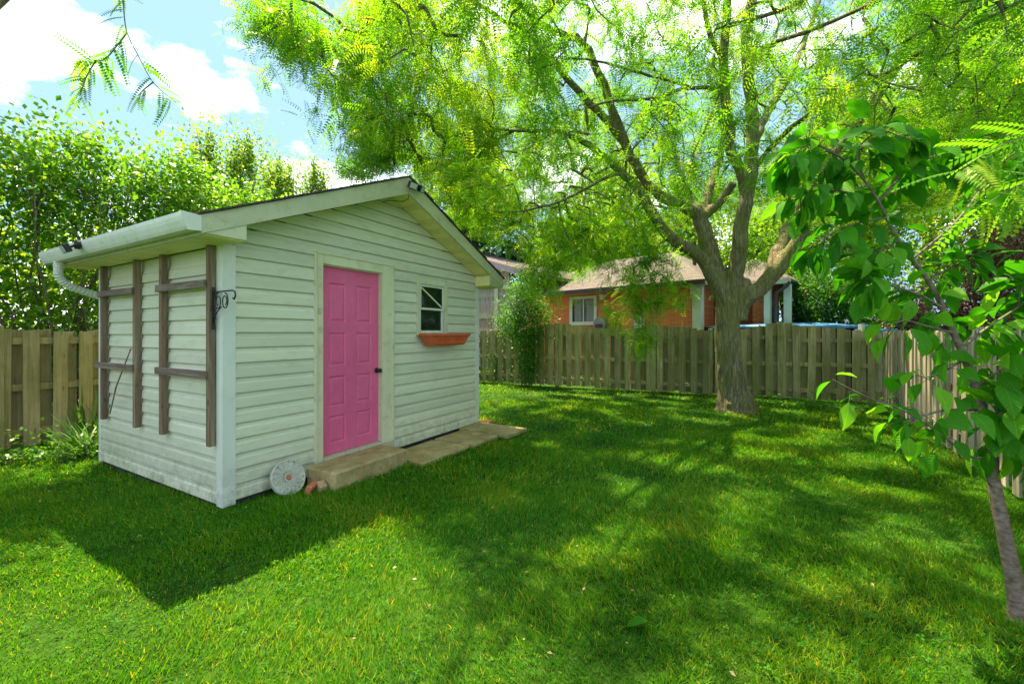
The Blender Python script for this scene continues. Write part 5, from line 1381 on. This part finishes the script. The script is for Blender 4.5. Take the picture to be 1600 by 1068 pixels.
# ------------------------------------------------------------------ grass
def inshed(X, Y):
    dx, dy = X - SN.x, Y - SN.y; c_, s_ = math.cos(SHA), math.sin(SHA)
    u = dx * c_ + dy * s_; v = -dx * s_ + dy * c_
    return ((u > .0) & (u < SW + .02) & (v > .0) & (v < SL)) | ((u > .70) & (u < 1.69) & (v > -.51) & (v < .1)) | ((u > 1.70) & (u < 3.28) & (v > -.69) & (v < .1)) | ((u > 3.27) & (u < 3.86) & (v > -.87) & (v < .1))
def gheight(X, Y): return .012 * np.sin(X * 1.3 + Y * .7) + .010 * np.sin(Y * 1.9 - X * .6) - .012
def infield(X, Y):
    dx, dy = X - B0.x, Y - B0.y
    back = (dx * -BD.y + dy * BD.x) < .15      # in front of the back fence
    e_ = (RB - RA).normalized(); rgt = ((X - RA.x) * e_.y - (Y - RA.y) * e_.x) 
    rg = rgt > -.15
    s2 = SWp(LA.x, LA.y); dx, dy = X - s2.x, Y - s2.y; vv = -dx * math.sin(SHA) + dy * math.cos(SHA)
    return back & rg & (vv < .12)
M_GRASS = leafmat('grass_blades', (.030, .18, .008), (.088, .29, .010), (.38, .42, .045), .45, (2.2, 1.5, .5), rough=.5, spec=.25)
def patch(X, Y): return np.sin(X * 2.1 + 1.7 * np.sin(Y * 1.3)) * np.sin(Y * 2.4 + 1.3 * np.sin(X * 1.7 + 1)) + .6 * np.sin(X * 5.3 + Y * 3.1) * np.sin(Y * 6.1 - X * 2.2)
def zone(y0, y1, n, h, w, curved=True):
    Y = rng.uniform(y0 ** 2, y1 ** 2, n) ** .5 if y0 >= 1 else rng.uniform(y0, y1, n)
    half = np.maximum(Y * 1.30, 1.2); X = rng.uniform(-1, 1, n) * half
    ok = infield(X, Y) & ~inshed(X, Y) & (np.hypot(X - 4.37, Y - 8.31) > .42)
    X, Y = X[ok], Y[ok]; m = len(X)
    P_ = patch(X, Y)
    hh = h * (1 + .38 * P_ + .22 * np.sin(X * 13 + 2 * np.sin(Y * 9)) * np.sin(Y * 11)) * rng.uniform(.4, 1.45, m)
    hh = np.maximum(hh, .008)
    # flattening direction changes slowly over the lawn
    la_ = 2.5 * np.sin(X * .8 + .5) + 2 * np.sin(Y * .9)
    d = np.stack([.35 * np.cos(la_) + .42 * rng.normal(size=m), .35 * np.sin(la_) + .42 * rng.normal(size=m), np.ones(m)], 1)
    tint = np.clip(.36 + .12 * P_ + .10 * np.sin(X * 4.1 + 3) * np.sin(Y * 3.7 + X) + .17 * rng.normal(size=m) + .6 * (rng.random(m) < .045), 0, 1)
    V = [(-.5 * w, 0, 0), (.5 * w, 0, 0), (.42 * w, .5, -.03), (-.42 * w, .5, -.03), (0, 1, -.22)]
    Fc = [(0, 1, 2, 3), (3, 2, 4)]
    scl = np.stack([np.full(m, 1.0) * rng.uniform(.7, 1.3, m), hh, hh], 1)
    ps = np.stack([X, Y, gheight(X, Y) - .003], 1)
    tv = np.asarray(V)
    n_ = m
    rot = basis(d, rng.uniform(-3.14, 3.14, m))
    Vt = np.einsum('nij,nmj->nmi', rot, tv[None] * scl[:, None, :]) + ps[:, None, :]
    return Vt, tint
Z = [zone(.9, 2.6, 80000, .040, .0046), zone(2.6, 4.2, 110000, .040, .0065), zone(4.2, 6.5, 100000, .045, .010), zone(6.5, 9.5, 65000, .045, .016), zone(9.5, 14, 30000, .05, .024)]
VV = np.concatenate([z[0] for z in Z]); TT = np.concatenate([z[1] for z in Z]); n = len(VV)
me = bpy.data.meshes.new('grass'); me.vertices.add(n * 5); me.vertices.foreach_set('co', VV.reshape(-1).astype(np.float32))
lp = (np.array([0, 1, 2, 3, 3, 2, 4])[None] + (np.arange(n) * 5)[:, None]).ravel()
me.loops.add(len(lp)); me.loops.foreach_set('vertex_index', lp.astype(np.int32))
me.polygons.add(n * 2); me.polygons.foreach_set('loop_start', (np.array([0, 4])[None] + (np.arange(n) * 7)[:, None]).ravel().astype(np.int32))
at = me.attributes.new('tint', 'FLOAT', 'POINT'); at.data.foreach_set('value', np.repeat(TT, 5).astype(np.float32)); me.update(calc_edges=True)
g_ = obj('grass', me, M_GRASS); tag(g_, kind='stuff'); print('grass blades', n)
# clover and small broad weeds
M_CLOVER = leafmat('clover_leaves', (.03, .13, .012), (.055, .19, .018), (.11, .25, .03), .3, rough=.7, spec=.1)
nc = 12000
Y = rng.uniform(1.1 ** 2, 9 ** 2, nc) ** .5; X = rng.uniform(-1.3, 1.3, nc) * Y
pp = np.sin(X * 1.9 + 2.2 + np.sin(Y * 2.2)) * np.sin(Y * 1.7 + .4 + np.sin(X * 1.3)) + .35 * rng.normal(size=nc)
ok = infield(X, Y) & ~inshed(X, Y) & ((pp > .12) | ((X < -1) & (Y < 5.5) & (Y > 2.8)))
X, Y = X[ok], Y[ok]; m = len(X)
vs, fs = [], []
for k in range(3):
    a = k * 2.094; ca, sa = math.cos(a), math.sin(a); b = len(vs)
    for (x, y, z) in [(0, .08, 0), (.36, .62, .10), (0, .95, .02), (-.36, .62, .10)]: vs.append((x * ca - y * sa, x * sa + y * ca, z))
    fs.append((b, b + 1, b + 2, b + 3))
dn = np.stack([.25 * rng.normal(size=m), .25 * rng.normal(size=m), np.ones(m)], 1)
rt = basis(np.stack([np.cos(rng.uniform(0, 6.28, m)), np.sin(rng.uniform(0, 6.28, m)), .2 * rng.normal(size=m)], 1), .25 * rng.normal(size=m))
scatter('clover', vs, fs, np.stack([X, Y, gheight(X, Y) + rng.uniform(.022, .045, m)], 1), rt, rng.uniform(.012, .022, m), np.clip(.45 + .2 * rng.normal(size=m), 0, 1), M_CLOVER, None, 'stuff')
# scattered fallen leaflets and dry bits
nc = 420; Y = rng.uniform(1.2 ** 2, 10 ** 2, nc) ** .5; X = rng.uniform(-1.25, 1.25, nc) * Y; ok = infield(X, Y) & ~inshed(X, Y); X, Y = X[ok], Y[ok]; m = len(X)
M_LITTER = leafmat('fallen_leaves', (.16, .10, .04), (.30, .22, .10), (.45, .38, .2), .2, (1, 1, 1))
scatter('leaf_litter', DIA_V, DIA_F, np.stack([X, Y, gheight(X, Y) + .04], 1), basis(np.stack([rng.normal(size=m), rng.normal(size=m), .2 * rng.normal(size=m)], 1), rng.uniform(-.5, .5, m)), rng.uniform(.012, .035, m), rng.random(m), M_LITTER, None, 'stuff')
# one large fallen leaf in the lawn
fl = bpy.data.objects.new('fallen_leaf', LM[0]); COL.objects.link(fl); c0 = G(1012, 985)
fl.matrix_world = Matrix.Translation(c0 + Vector((0, 0, .05))) @ Matrix.Rotation(1.3, 4, 'Z') @ Matrix.Diagonal((.15, .11, .11, 1)); tag(fl, 'single broad green leaf lying on the grass near the bottom middle', 'leaf')
